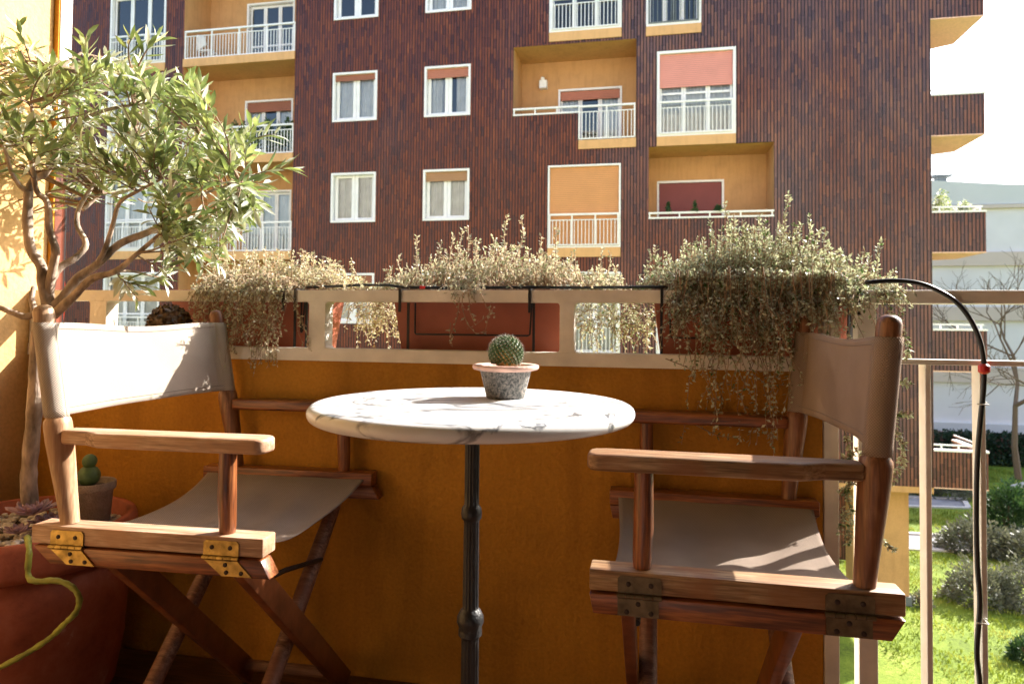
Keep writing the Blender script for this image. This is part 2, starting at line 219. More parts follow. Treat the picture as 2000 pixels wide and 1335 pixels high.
M = dict(wood_leg=simple('red_teak_leg', (.20, .062, .020), .42, .3, 30, .2, 60, coat=.2),blade=leaf_mat('grass_blade', [(.3, (.09, .13, .015)), (.5, (.22, .28, .03)), (.7, (.40, .40, .10))], 1.2, .3),thread=simple('thread', (.30, .24, .19), .9),soffit=stucco('lawn_lit_soffit_plaster', (.92, .58, .44), .2, 8, .06),
    tile=tile_mat(), ochre=stucco('ochre_stucco', (.55, .25, .030), .8, 60, .3), ochre_sunlit=stucco('sunlit_ochre_stucco', (.66, .41, .18), .5, 55, .15), ochre_far=stucco('ochre_plaster', (.57, .32, .14), .2, 30, .12),  # side wall: same stucco, bleaching by the sun put into a paler colour
    band=stucco('pale_ochre_band', (.72, .42, .19), .2, 30, .1),
    cream=simple('cream_concrete_paint', (.88, .82, .73), .6, .12, 14, .3, 90), white=simple('white_paint', (.86, .86, .85), .45, .05, 3),
    cream_metal=simple('cream_metal_paint', (.92, .86, .79), .4, .08, 25, .15, 120),
    glass=glass_mat(), dark=simple('dark_interior', (.03, .028, .026), .8), curtain=simple('curtain', (.86, .86, .85), .9, .1, 4, trans=.2),
    shut_br=slat_mat('brown_shutter', (.34, .12, .06)), shut_pk=slat_mat('pink_shutter', (.74, .30, .24)), shut_or=slat_mat('orange_shutter', (.68, .31, .11)),
    shut_rd=slat_mat('red_shutter', (.24, .05, .045)), shut_tan=slat_mat('tan_shutter', (.42, .22, .10)), shut_sal=slat_mat('salmon_shutter', (.48, .17, .10)),
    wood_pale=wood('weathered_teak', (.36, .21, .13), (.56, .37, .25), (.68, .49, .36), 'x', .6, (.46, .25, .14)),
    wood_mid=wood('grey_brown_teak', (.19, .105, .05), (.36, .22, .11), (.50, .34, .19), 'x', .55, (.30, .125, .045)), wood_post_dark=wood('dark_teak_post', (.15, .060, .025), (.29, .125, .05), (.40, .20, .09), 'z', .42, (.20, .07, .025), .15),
    wood_post=wood('teak_post', (.32, .18, .10), (.52, .34, .20), (.64, .46, .30), 'z', .45, (.38, .19, .09), .1),
    wood_red=wood('red_teak', (.13, .036, .010), (.28, .085, .024), (.40, .15, .045), 'x', .38, None, .3),
    wood_redz=wood('red_teak_upright', (.12, .034, .010), (.26, .080, .023), (.37, .14, .042), 'z', .38, None, .3),
    wood_dry=wood('worn_teak', (.14, .065, .038), (.24, .12, .07), (.33, .18, .11), 'x', .55, (.20, .07, .035), 0),
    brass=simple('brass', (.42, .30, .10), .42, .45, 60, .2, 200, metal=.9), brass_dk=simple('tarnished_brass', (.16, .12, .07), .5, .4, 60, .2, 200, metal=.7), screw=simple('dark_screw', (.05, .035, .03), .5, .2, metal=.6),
    iron=simple('black_cast_iron', (.012, .012, .013), .42, .3, 80, .25, 300), black=simple('black_plastic', (.012, .012, .012), .35),
    marble=marble_mat(), terra=simple('terracotta', (.42, .13, .06), .75, .22, 9, .3, 90), terra_dk=simple('terracotta_planter', (.34, .095, .05), .55, .15, 12, .15, 90),
    terra_big=bloom_mat(), terra_lip=simple('pale_terracotta_lip', (.68, .42, .33), .7, .3, 40, .3, 200),
    soil=simple('soil', (.07, .045, .03), .95, .5, 90, .8, 150), deck=wood('deck_boards', (.05, .022, .012), (.10, .042, .02), (.15, .07, .035), 'x', .45, None, .1),
    stone=simple('gravel_stone', (.66, .58, .48), .8, .45, 40, .4, 100), bark=simple('olive_bark', (.38, .29, .22), .85, .7, 45, .9, 120, sc3=(1, 1, .4)),
    twig=simple('twig_bark', (.20, .13, .08), .8, .3, 50), dry_stem=simple('dry_stem', (.38, .26, .16), .8, .45, 60),
    olive=leaf_mat('olive_leaf', [(.3, (.08, .12, .045)), (.5, (.20, .26, .11)), (.7, (.42, .47, .22))], 25, .32, (.66, .68, .60), .28, .6, (1.25, 1.3, .75)),
    sage=leaf_mat('pale_shrub_leaf', [(.3, (.34, .22, .14)), (.42, (.62, .55, .44)), (.56, (.56, .57, .45)), (.7, (.16, .21, .09))], 90, .34),
    dryleaf=leaf_mat('dry_shrub_leaf', [(.3, (.36, .22, .14)), (.44, (.64, .58, .43)), (.6, (.58, .57, .42)), (.74, (.20, .22, .10))], 90, .34),
    greenleaf=leaf_mat('green_shrub_leaf', [(.3, (.24, .17, .10)), (.42, (.46, .47, .35)), (.56, (.66, .70, .56)), (.67, (.09, .17, .045))], 70, .26),
    cactus=simple('cactus_skin', (.10, .17, .06), .5, .3, 60), cactus_base=simple('corky_cactus_base', (.50, .28, .08), .8, .4, 90, .5, 200),
    spine=simple('cactus_spines', (.72, .60, .52), .5, .5, 60, trans=.3), mossy=None, euph=simple('stem_cactus', (.30, .32, .05), .5, .5, 30, .5, 150),
    rosette=simple('echeveria_leaf', (.52, .34, .38), .45, .3, 30, trans=.15), red=simple('red_plastic', (.60, .02, .015), .35), redcloth=simple('red_cloth', (.55, .05, .02), .8, .2, 15, trans=.3),
    grass=grass_mat(), path=simple('path_concrete', (.30, .29, .30), .9, .15, 3, .2, 20), kerb=simple('pale_kerb', (.62, .58, .54), .8, .1, 4),
    bush=leaf_mat('grey_bush_leaf', [(.3, (.09, .10, .07)), (.55, (.17, .18, .13)), (.75, (.28, .28, .23))], 2.5, .2), bush2=leaf_mat('green_bush_leaf', [(.3, (.02, .05, .02)), (.55, (.05, .11, .035)), (.75, (.11, .18, .06))], 2.5, .25),
    hedge=leaf_mat('hedge_leaf', [(.3, (.010, .030, .015)), (.6, (.025, .06, .03))], 2, .2), farwall=simple('far_render', (.86, .82, .82), .9, .06, .5), farband=simple('far_beige_band', (.72, .60, .52), .9, .05, .5),
    farwhite=simple('far_white', (.75, .74, .72), .8, .04, .5), brick=simple('red_brick', (.26, .09, .06), .85, .3, 5), grey=simple('grey_plinth', (.16, .18, .18), .8, .1, 3),
    fill_block_ceil=simple('fill_block_plaster', (.34,.31,.27), .9), home=stucco('home_facade_plaster', (.58, .53, .47), .2, 8, .15), ball=leaf_mat('dried_scale', [(.3, (.05, .028, .014)), (.55, (.16, .09, .045)), (.75, (.30, .22, .15))], 60, .1),
    tie=simple('cable_tie', (.7, .68, .62), .4))
def moss():
    m, n, l, b = mat('lichened_pot')
    tc = n.new('ShaderNodeTexCoord'); nz = n.new('ShaderNodeTexNoise'); nz.inputs['Scale'].default_value = 330; nz.inputs['Detail'].default_value = 10; nz.inputs['Distortion'].default_value = .6; l.new(tc.outputs['Object'], nz.inputs[0])
    r = ramp(n, [(.34, (.05, .052, .05)), (.5, (.17, .165, .15)), (.6, (.27, .245, .215)), (.72, (.40, .33, .28))]); l.new(nz.outputs[0], r.inputs[0]); l.new(r.outputs[0], b.inputs['Base Color'])
    bp = n.new('ShaderNodeBump'); bp.inputs['Strength'].default_value = .4; bp.inputs['Distance'].default_value = .001; l.new(nz.outputs[0], bp.inputs['Height']); l.new(bp.outputs[0], b.inputs['Normal']); b.inputs['Roughness'].default_value = .8
    return m
M['mossy'] = moss(); M['claypot'] = simple('rough_grey_clay', (.33, .24, .17), .9, .2, 70, .8, 260)
M['cv_back'] = canvas_mat('beige_canvas', (.62, .53, .44), 1500, 1500); M['cv_seat'] = canvas_mat('taupe_canvas', (.36, .28, .225), 1150, 1150); M['cv_shade'] = canvas_mat('shade_toned_canvas', (.44, .33, .25), 1500, 1500)  # right chair back: shade put into a darker canvas colour

# ------------------------------------------------------------------ builders
def tag(o, label=None, cat=None, group=None, kind=None):
    if label: o['label'] = label
    if cat: o['category'] = cat
    if group: o['group'] = group
    if kind: o['kind'] = kind
    return o
def thing(name, label, cat, loc=(0, 0, 0), rz=0, group=None):
    o = bpy.data.objects.new(name, None); COL.objects.link(o); o.location = loc; o.rotation_euler.z = rz; o.empty_display_size = .1
    return tag(o, label, cat, group)
def origin(o):
    v = Vector((0, 0, 0))
    while o: v += o.location; o = o.parent
    return v
class MB:
    def __init__(s): s.v = []; s.f = []; s.uv = None
    def add(s, v, f):
        k = len(s.v); s.v += [tuple(p) for p in v]; s.f += [tuple(i+k for i in q) for q in f]; return s
    def box(s, x0, x1, y0, y1, z0, z1):
        v = [(x, y, z) for z in (z0, z1) for y in (y0, y1) for x in (x0, x1)]
        return s.add(v, [(0, 2, 3, 1), (4, 5, 7, 6), (0, 1, 5, 4), (2, 6, 7, 3), (0, 4, 6, 2), (1, 3, 7, 5)])
    def prism(s, poly, fn, t0, t1):
        n = len(poly); v = [fn(p, t0) for p in poly]+[fn(p, t1) for p in poly]
        return s.add(v, [tuple(range(n))[::-1], tuple(range(n, 2*n))]+[(i, (i+1) % n, n+(i+1) % n, n+i) for i in range(n)])
    def tube(s, pts, rad, n=10, cap=True):
        pts = [Vector(p) for p in pts]; k = len(pts)
        if not hasattr(rad, '__len__'): rad = [rad]*k
        v = []; f = []; a = None
        for i, p in enumerate(pts):
            t = (pts[min(i+1, k-1)]-pts[max(i-1, 0)])
            t = t.normalized() if t.length > 1e-9 else Vector((0, 0, 1))
            if a is None: a = t.orthogonal().normalized()
            a = (a-t*a.dot(t)); a = a.normalized() if a.length > 1e-6 else t.orthogonal().normalized()
            b = t.cross(a)
            for j in range(n):
                th = 2*math.pi*j/n; v.append(p+(a*math.cos(th)+b*math.sin(th))*rad[i])
        for i in range(k-1):
            for j in range(n): f.append((i*n+j, i*n+(j+1) % n, (i+1)*n+(j+1) % n, (i+1)*n+j))
        if cap: f.append(tuple(range(n))[::-1]); f.append(tuple(range((k-1)*n, k*n)))
        return s.add(v, f)
    def lathe(s, prof, n=32, c=(0, 0, 0), flute=None):
        v = []; f = []; k = len(prof)
        for i, (r, z) in enumerate(prof):
            for j in range(n):
                th = 2*math.pi*j/n; rr = r*(1-(flute[i] if flute else 0)*(.5+.5*math.cos(th*14))) if flute else r
                v.append((c[0]+rr*math.cos(th), c[1]+rr*math.sin(th), c[2]+z))
        for i in range(k-1):
            for j in range(n): f.append((i*n+j, i*n+(j+1) % n, (i+1)*n+(j+1) % n, (i+1)*n+j))
        if prof[0][0] > 1e-4: f.append(tuple(range(n))[::-1])
        if prof[-1][0] > 1e-4: f.append(tuple(range((k-1)*n, k*n)))
        return s.add(v, f)
    def ball(s, c, r, n=12, sz=1):
        pr = [(max(1e-5, r*math.sin(math.pi*i/n)), -r*sz*math.cos(math.pi*i/n)) for i in range(n+1)]
        return s.lathe(pr, n*2, c)
    def build(s, name, material, parent=None, smooth=False, bevel=0, seg=2, fix=True, flipx=False, local=False):
        off = origin(parent) if (parent and not local) else Vector((0, 0, 0))
        me = bpy.data.meshes.new(name); V = [(a-off.x, b-off.y, c-off.z) for a, b, c in s.v]
        if flipx: V = [(-a, b, c) for a, b, c in V]
        me.from_pydata(V, [], s.f); me.update()
        if fix or bevel:
            bm = bmesh.new(); bm.from_mesh(me); bmesh.ops.recalc_face_normals(bm, faces=bm.faces)
            if bevel:
                ed = [e for e in bm.edges if len(e.link_faces) == 2 and e.calc_face_angle(0) > .6]
                bmesh.ops.bevel(bm, geom=ed, offset=bevel, segments=seg, affect='EDGES', profile=.5, clamp_overlap=True)
            bm.to_mesh(me); bm.free()
        if smooth:
            for p in me.polygons: p.use_smooth = True
            if smooth != 2: 
                try: me.set_sharp_from_angle(angle=R_(38))
                except Exception: pass
        o = bpy.data.objects.new(name, me); COL.objects.link(o); me.materials.append(material)
        if parent: o.parent = parent
        return o
def wall_faces(mb, X0, X1, Z0, Z1, holes, Y):
    xs = sorted({X0, X1, *[h[0] for h in holes], *[h[1] for h in holes]}); zs = sorted({Z0, Z1, *[h[2] for h in holes], *[h[3] for h in holes]})
    xs = [x for x in xs if X0 <= x <= X1]; zs = [z for z in zs if Z0 <= z <= Z1]
    for a, b in zip(xs, xs[1:]):
        for c, d in zip(zs, zs[1:]):
            mx, mz = (a+b)/2, (c+d)/2
            if any(h[0] < mx < h[1] and h[2] < mz < h[3] for h in holes): continue
            mb.add([(a, Y, c), (b, Y, c), (b, Y, d), (a, Y, d)], [(0, 1, 2, 3)])
def reveal(mb, h, Y0, Y1):
    a, b, c, d = h
    for q in ([(a, Y0, c), (a, Y1, c), (a, Y1, d), (a, Y0, d)], [(b, Y0, c), (b, Y0, d), (b, Y1, d), (b, Y1, c)], [(a, Y0, c), (b, Y0, c), (b, Y1, c), (a, Y1, c)], [(a, Y0, d), (a, Y1, d), (b, Y1, d), (b, Y0, d)]):
        mb.add(q, [(0, 1, 2, 3)])

# ================================================================== the building across the garden
YF = 19.6
B = thing('apartment_building', 'tall block clad in brown glazed strip tiles with ochre loggias across the garden', 'building', (-6, YF, -6.61))
XL, XR, ZB, ZT = -26.0, 7.14, -3.32, 15.6
fl = [9.33, 6.12, 3.02, -.06, -3.1]; holesL = []
def win(h, n=2, Y=YF, blind=.0, bm='shut_br', cur=True, trans=False, rail=False, band=True, frame=.065, name='window', rposts=0, dark_rail=False):
    a, b, c, d = h; mb = MB()
    for q in ((a, a+frame, c, d), (b-frame, b, c, d), (a+frame, b-frame, d-frame, d), (a+frame, b-frame, c, c+frame)):
        mb.box(q[0], q[1], Y-.025, Y+.10, q[2], q[3])
    ia, ib, ic, idd = a+frame, b-frame, c+frame, d-frame
    wd = (ib-ia)/n; st = .105 if n == 2 else .06
    for k in range(n):
        p, q = ia+k*wd+.004, ia+(k+1)*wd-.004
        mb.box(p, p+st, Y+.12, Y+.17, ic, idd); mb.box(q-st, q, Y+.12, Y+.17, ic, idd)
        mb.box(p+st, q-st, Y+.12, Y+.17, ic, ic+.09); mb.box(p+st, q-st, Y+.12, Y+.17, idd-.08, idd)
        if trans: mb.box(p+st, q-st, Y+.12, Y+.17, ic+(idd-ic)*trans, ic+(idd-ic)*trans+.06)
    o = mb.build(name, M['white'], B)
    g = MB(); g.add([(ia, Y+.145, ic), (ib, Y+.145, ic), (ib, Y+.145, idd), (ia, Y+.145, idd)], [(0, 1, 2, 3)]); g.build('glass_pane', M['glass'], o, fix=False)
    if blind:
        s = MB(); zb = idd-(idd-ic)*blind; s.box(ia+.003, ib-.003, Y+.05, Y+.075, zb, idd-.003); s.build('roller_shutter', M[bm], o)
    if cur:
        s = MB(); N = 60; x0, x1 = ia+.02, ib-.02; v = []
        for i in range(N+1):
            x = x0+(x1-x0)*i/N; yy = Y+.24+.03*math.sin(i*1.9)+.02*math.sin(i*.7+a); v += [(x, yy, ic+.02), (x, yy, idd-.02)]
        s.add(v, [(2*i, 2*i+2, 2*i+3, 2*i+1) for i in range(N) if not (cur == 2 and abs(i-N/2) < N*.16)]); s.build('curtain', M['curtain'], o, smooth=2, fix=False)
    if rail:
        s = railing_mb(a+frame, b-frame, c+.06, c+.98, Y-.06, 2); s.build('railing', M['white'], o)
    return o
def railing_mb(x0, x1, z0, z1, Y, posts=2, sp=.105, bars=True):
    s = MB(); s.box(x0, x1, Y-.03, Y+.03, z1-.055, z1); s.box(x0, x1, Y-.012, Y+.012, z0, z0+.035)
    for k in range(posts+2):
        x = x0+(x1-x0)*k/(posts+1); x = min(max(x, x0+.02), x1-.02); s.box(x-.02, x+.02, Y-.022, Y+.022, z0+.036, z1-.056)
    if bars:
        s.box(x0, x1, Y-.011, Y+.011, z1-.20, z1-.175)
        n = int((x1-x0)/sp)
        for k in range(1, n):
            x = x0+(x1-x0)*k/n; s.box(x-.010, x+.010, Y-.008, Y+.008, z0+.036, z1-.201)
    return s
colA = [(-9.83, -8.35, z, z+1.545) for z in (10.25, 7.03, 3.88, .76, -2.35)]
colB = [(-6.82, -5.37, z, z+1.545) for z in (10.23, 7.03, 3.88, .76, -2.35)]
frL = [(-18.0, -15.86, z, z+2.43) for z in (9.33, 6.2, 3.08, -.06)]
frLL = [(-23.4, -21.3, z, z+2.43) for z in (9.33, 6.2, 3.08, -.06)]
frC = [(-3.0, -.9, 9.33, 11.76), (-3.0, -.9, 3.01, 5.41), (-3.0, -.9, -.08, 2.31)]
winD = (-.21, 1.31, 9.29, 11.0); frD = (.1, 2.24, 6.12, 8.55); frD3 = (.1, 2.24, -.1, 2.3)
LL = (-15.17, -11.15, -.08, 12.4); LC1 = (-4.06, -.48, 6.92, 8.98); LC2 = (-2.12, -.48, 6.12, 6.92); LD = (-.12, 3.24, 3.79, 5.85); LC0 = (-4.06, -.48, .1, 2.6)
holes = colA+colB+frL+frLL+frC+[winD, frD, frD3, LL, LC1, LC2, LD]
mb = MB(); wall_faces(mb, XL, XR, ZB, ZT, holes, YF)
mb.add([(XR, YF, ZB), (XR, YF+11, ZB), (XR, YF+11, ZT), (XR, YF, ZT)], [(0, 1, 2, 3)])
mb.add([(XL, YF, ZT), (XR, YF, ZT), (XR, YF+11, ZT), (XL, YF+11, ZT)], [(0, 1, 2, 3)])
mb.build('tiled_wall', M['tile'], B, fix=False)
for h in colA+colB+frL+frLL+frC+[winD, frD, frD3]: rv = MB(); reveal(rv, h, YF+.002, YF+.3); rv.build('window_reveal', M['white'], B, fix=False)
mb = MB(); mb.add([(XL, YF+3, ZB), (XR-.1, YF+3, ZB), (XR-.1, YF+3, ZT), (XL, YF+3, ZT)], [(0, 1, 2, 3)]); mb.build('interior', M['dark'], B, fix=False)
mb = MB(); mb.box(XL, XR-.004, YF+.004, YF+11, ZB-.16, ZB-.002); mb.build('soffit', M['ochre_far'], B)
for i, h in enumerate(colA): win(h, 2, blind=(.5, .13, .0, .16, .2)[i], bm='shut_br', cur=(i != 0))
for i, h in enumerate(colB): win(h, 2, blind=(0, .2, .2, .16, .2)[i], bm=('shut_br', 'shut_sal', 'shut_tan', 'shut_br', 'shut_br')[i], cur=(True, 2, True, True, True)[i])
for i, h in enumerate(frL): win(h, 3 if i else 3, rail=True, cur=i > 0, name='french_window', trans=.42 if i > 1 else False)
for i, h in enumerate(frLL): win(h, 3, rail=True, cur=True, name='french_window', trans=.42)
win(frC[0], 3, rail=True, cur=False, name='french_window'); win(frC[1], 3, rail=True, blind=1, bm='shut_or', cur=False, name='french_window', frame=.05); win(frC[2], 3, rail=True, cur=True, name='french_window')
win(frD, 3, rail=True, blind=.42, bm='shut_pk', trans=.5, name='french_window', frame=.075); win(frD3, 3, rail=True, name='french_window')
o = win(winD, 3, cur=False); railing_mb(winD[0]+.07, winD[1]-.07, winD[2]+.07, winD[3]-.07, YF-.05, 1, .12).build('window_bars', M['grey'], o)
for a, b, z in [(h[0], h[1], h[2]) for h in frL+frLL+frC+[frD, frD3, winD]]:
    mb = MB(); mb.box(a, b, YF-.03, YF+.2, z-.27, z-.002); mb.build('sill_band', M['band'], B)
# left stack of loggias
def loggia(h, door, depth=1.35, dn=3, blind=0, bm='shut_br', trans=False, cur=False, floor_z=None, hole_extra=None):
    a, b, c, d = h; fz = floor_z if floor_z is not None else c
    mb = MB(); Yb = YF+depth
    wall_faces(mb, a, b, fz, d, [door], Yb)
    mb.add([(a, YF+.003, fz), (a, Yb, fz), (a, Yb, d), (a, YF+.003, d)], [(0, 1, 2, 3)]); mb.add([(b, YF+.003, fz), (b, Yb, fz), (b, Yb, d), (b, YF+.003, d)], [(0, 1, 2, 3)])
    mb.add([(a, YF+.003, d), (b, YF+.003, d), (b, Yb, d), (a, Yb, d)], [(0, 1, 2, 3)]); mb.add([(a, YF+.003, fz), (b, YF+.003, fz), (b, Yb, fz), (a, Yb, fz)], [(0, 1, 2, 3)])
    reveal(mb, door, Yb, Yb+.3)
    mb.build('loggia', M['ochre_far'], B, fix=False)
    win(door, dn, Y=Yb, blind=blind, bm=bm, cur=cur, trans=trans, name='balcony_door', frame=.06)
LX0, LX1 = LL[0], LL[1]
for i, (z0, z1) in enumerate([(9.38, 12.4), (6.13, 9.11), (3.02, 5.86), (-.08, 2.75)]):
    loggia((LX0, LX1, z0, z1), (-13.75, -11.95, z0+.03, z0+2.35 if i == 0 else z0+2.22), blind=(0, .16, .0, .1)[i], bm='shut_br', trans=.35 if i == 0 else False, cur=(False, 2, True, True)[i])
    mb = MB(); mb.box(LX0+.003, LX1-.003, YF-.04, YF+1.3, z0-.265, z0-.003); mb.build('loggia_slab', M['band'], B)
    railing_mb(LX0+.02, LX1-.02, z0+.02, z0+.95, YF+.03, 3).build('railing', M['white'], B)
# loggia with the stepped parapet
loggia((-4.06, -.48, 6.12, 8.98), (-2.9, -.94, 6.14, 8.1), blind=.15, bm='shut_sal', cur=2)
mb = MB(); mb.box(-2.12, -.48, YF-.03, YF+.3, 5.86, 6.117); mb.build('sill_band', M['band'], B)
mb = MB(); mb.box(-4.06, -2.13, YF-.02, YF+.10, 6.925, 6.97); mb.box(-4.06, -2.13, YF-.03, YF+.05, 7.09, 7.14)
for x in (-4.03, -3.4, -2.75): mb.box(x-.02, x+.02, YF-.02, YF+.03, 6.971, 7.089)
mb.build('parapet_rail', M['white'], B)
railing_mb(-2.12, -.5, 6.14, 7.12, YF-.02, 1).build('railing', M['white'], B)
mb = MB(); mb.box(-4.06, -2.13, YF+.08, YF+.14, 6.12, 6.92); mb.build('parapet_inside', M['ochre_far'], B)
# loggia with the red shutter
loggia((-.12, 3.24, 3.79, 5.84), (.12, 2.06, 3.8, 5.13), blind=1, bm='shut_rd', floor_z=3.0)
mb = MB(); mb.box(-.12, 3.24, YF-.02, YF+.10, 3.794, 3.84); mb.box(-.12, 3.24, YF-.03, YF+.05, 3.93, 3.98)
for k in range(5): x = -.09+k*.82; mb.box(x-.02, x+.02, YF-.02, YF+.03, 3.841, 3.929)
mb.build('parapet_rail', M['white'], B)
# balconies wrapped round the right end
for zt, zb in ((9.98, 8.94), (6.88, 5.84), (3.80, 2.78), (.736, -.30), (-2.38, -3.30)):
    x0, x1, y0, y1 = XR+.002, 8.40, YF, YF+1.84
    mb = MB(); mb.box(x0, x1, y0, y0+.12, zb, zt); mb.box(x1-.12, x1-.0001, y0+.121, y1, zb, zt)
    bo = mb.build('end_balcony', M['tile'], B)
    mb = MB(); pl = [(x0, y0+.122), (x1-.122, y0+.122), (x1-.122, y1), (x0, y1+.7)]
    mb.prism(pl, lambda p, t: (p[0], p[1], t), zb-.0, zb+.2)
    mb.build('balcony_slab', M['ochre_far'], bo)
    mb = MB(); mb.prism([(x0, y0-.004), (x1+.004, y0-.004), (x1+.004, y1), (x0, y1+.7)], lambda p, t: (p[0], p[1], t), zb-.03, zb-.004); mb.build('balcony_soffit', M['soffit'], bo)  # underside coloured paler to carry light bounced off the lawn
    mb = MB(); mb.box(x0, x1+.02, y0-.02, y0+.14, zt+.002, zt+.05); mb.box(x1-.14, x1+.02, y0+.141, y1, zt+.002, zt+.05)
    mb.box(x0, x1-.05, y0+.04, y0+.08, zt+.14, zt+.18); mb.box(x1-.09, x1-.05, y0+.081, y1, zt+.14, zt+.18)
    for x in (x0+.2, x0+.6, x1-.11): mb.box(x-.02, x+.02, y0+.045, y0+.075, zt+.051, zt+.139)
    mb.build('balcony_railing', M['white'], bo)
# ground floor
mb = MB(); mb.box(5.35, 6.74, YF+.6, YF+1.3, -6.36, -3.485); mb.build('ground_floor_pier', M['ochre_far'], B)
mb = MB(); mb.box(5.30, 6.79, YF+.55, YF+1.35, -6.6, -6.362); mb.build('plinth', M['grey'], B)
for x in (-20, -14, -8, -2): mb = MB(); mb.box(x, x+1.4, YF+.6, YF+1.3, -6.6, -3.485); mb.build('ground_floor_pier', M['ochre_far'], B)
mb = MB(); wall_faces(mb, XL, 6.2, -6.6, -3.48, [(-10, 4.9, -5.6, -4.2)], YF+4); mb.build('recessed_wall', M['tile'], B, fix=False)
mb = MB(); mb.box(-10, 4.9, YF+4.05, YF+4.1, -5.6, -4.2); o = mb.build('ribbon_window', M['curtain'], B)
mb = MB(); 
for k in range(13): x = -10+k*1.2; mb.box(x, x+.08, YF+3.95, YF+4.04, -5.6, -4.2)
mb.build('window_mullions', M['white'], o)
# things on its balconies
tag(MB().box(-3.47, -3.24, YF+1.12, YF+1.345, 8.12, 8.36).ball((-3.38, YF+1.2, 8.42), .07, 6, 1.0).build('security_camera', M['white'], smooth=True), 'small white security camera high on the ochre loggia wall across the garden', 'camera')

def cone_leaves(name, c, r, h, n, size, material, label, cat, group=None, shape='cone', pot=True, parent=None):
    v = nr.rand(n, 3); th = v[:, 0]*6.283; t = v[:, 1]
    if shape == 'cone': rad = r*(1-t)*np.sqrt(v[:, 2]); z = h*t
    else:
        d = nr.randn(n, 3); d /= np.linalg.norm(d, axis=1)[:, None]; q = (.55+.45*v[:, 2]**.5)*(1+.22*np.sin(d[:, 0]*7+d[:, 1]*5+c[0])); P = d*q[:, None]
        P[:, 2] = np.abs(P[:, 2]) if shape == 'dome' else P[:, 2]*.5+.5
        P = P*np.array([r, r, h]); rad = None
    if rad is not None: P = np.stack([rad*np.cos(th), rad*np.sin(th), z], 1)
    return leaf_cloud(name, P+np.array(c), None, size, size*.5, material, parent, label, cat, group)
def leaf_cloud(name, P, D, ln, wd, material, parent=None, label=None, cat=None, group=None, jit=1.0, kind=None):
    n = len(P); d = nr.randn(n, 3)*jit
    if D is not None: d = d*.45+D
    d /= np.linalg.norm(d, axis=1)[:, None]; s = np.cross(d, nr.randn(n, 3)); s /= np.linalg.norm(s, axis=1)[:, None]+1e-9
    L = (ln*(.6+.8*nr.rand(n)))[:, None]; Wd = (wd*(.6+.8*nr.rand(n)))[:, None]
    off = np.array(origin(parent)) if parent else np.zeros(3)
    V = np.stack([P, P+d*L*.5+s*Wd*.5, P+d*L, P+d*L*.5-s*Wd*.5], 1).reshape(-1, 3)-off
    me = bpy.data.meshes.new(name); me.vertices.add(4*n); me.vertices.foreach_set('co', V.astype(np.float32).ravel())
    me.loops.add(4*n); me.loops.foreach_set('vertex_index', np.arange(4*n, dtype=np.int32)); me.polygons.add(n); me.polygons.foreach_set('loop_start', np.arange(0, 4*n, 4, dtype=np.int32))
    me.update(calc_edges=True); me.validate()
    o = bpy.data.objects.new(name, me); COL.objects.link(o); me.materials.append(material)
    if parent: o.parent = parent
    return tag(o, label, cat, group, kind)
for k, (x, lab) in enumerate([(.42, 'tiny green cypress on the white rail before the left of the red shutter'), (1.15, 'pointed green cypress on the white rail before the middle of the red shutter'), (1.78, 'dark low plant on the white rail before the right of the red shutter')]):
    cone_leaves('balcony_plant', (x, YF+.0, 3.985), .11, .28 if k < 2 else .18, 240, .06, M['bush2'], lab, 'plant', 'plants on the rail of the red shuttered loggia', 'cone' if k < 2 else 'dome')
for k, (x, r) in enumerate([(-13.3, .42), (-12.4, .5), (-11.6, .38)]):
    cone_leaves('balcony_shrub', (x, YF+.45, 6.5), r, .75, 900, .12, M['bush2'], ['dark shrub at the left of the planted loggia behind the olive crown', 'bushy dark shrub in the middle of the planted loggia behind its railing', 'smaller dark shrub at the right of the planted loggia behind its railing'][k], 'plant', 'shrubs on the planted loggia', 'dome')
for k, (x, r, lab) in enumerate([(7.5, .22, 'yellow green bush on the end balcony close to the tiled corner'), (8.05, .14, 'small yellow green plant on the end balcony rail away from the tiled corner')]):
    cone_leaves('balcony_bush', (x, YF+.35, 3.78), r, .6-.25*k, 500, .09, M['olive'], lab, 'plant', 'plants on the end balcony', 'dome')
ch = thing('garden_chair', 'white plastic chair at the left end of the top loggia', 'chair', (-14.7, YF+.6, 9.39))
mb = MB(); mb.box(-14.95, -14.5, YF+.4, YF+.85, 9.80, 9.84); mb.build('seat', M['white'], ch)
mb = MB(); mb.prism([(-14.98, 9.84), (-14.9, 9.84), (-14.62, 10.0), (-14.72, 10.3), (-14.98, 10.35)], lambda p, t: (p[0], t, p[1]), YF+.38, YF+.42); mb.build('backrest', M['white'], ch)
for x in (-14.93, -14.54):
    for y in (YF+.43, YF+.8): mb = MB(); mb.tube([(x, y, 9.39), (x, y, 9.8)], .02, 6); mb.build('leg', M['white'], ch)

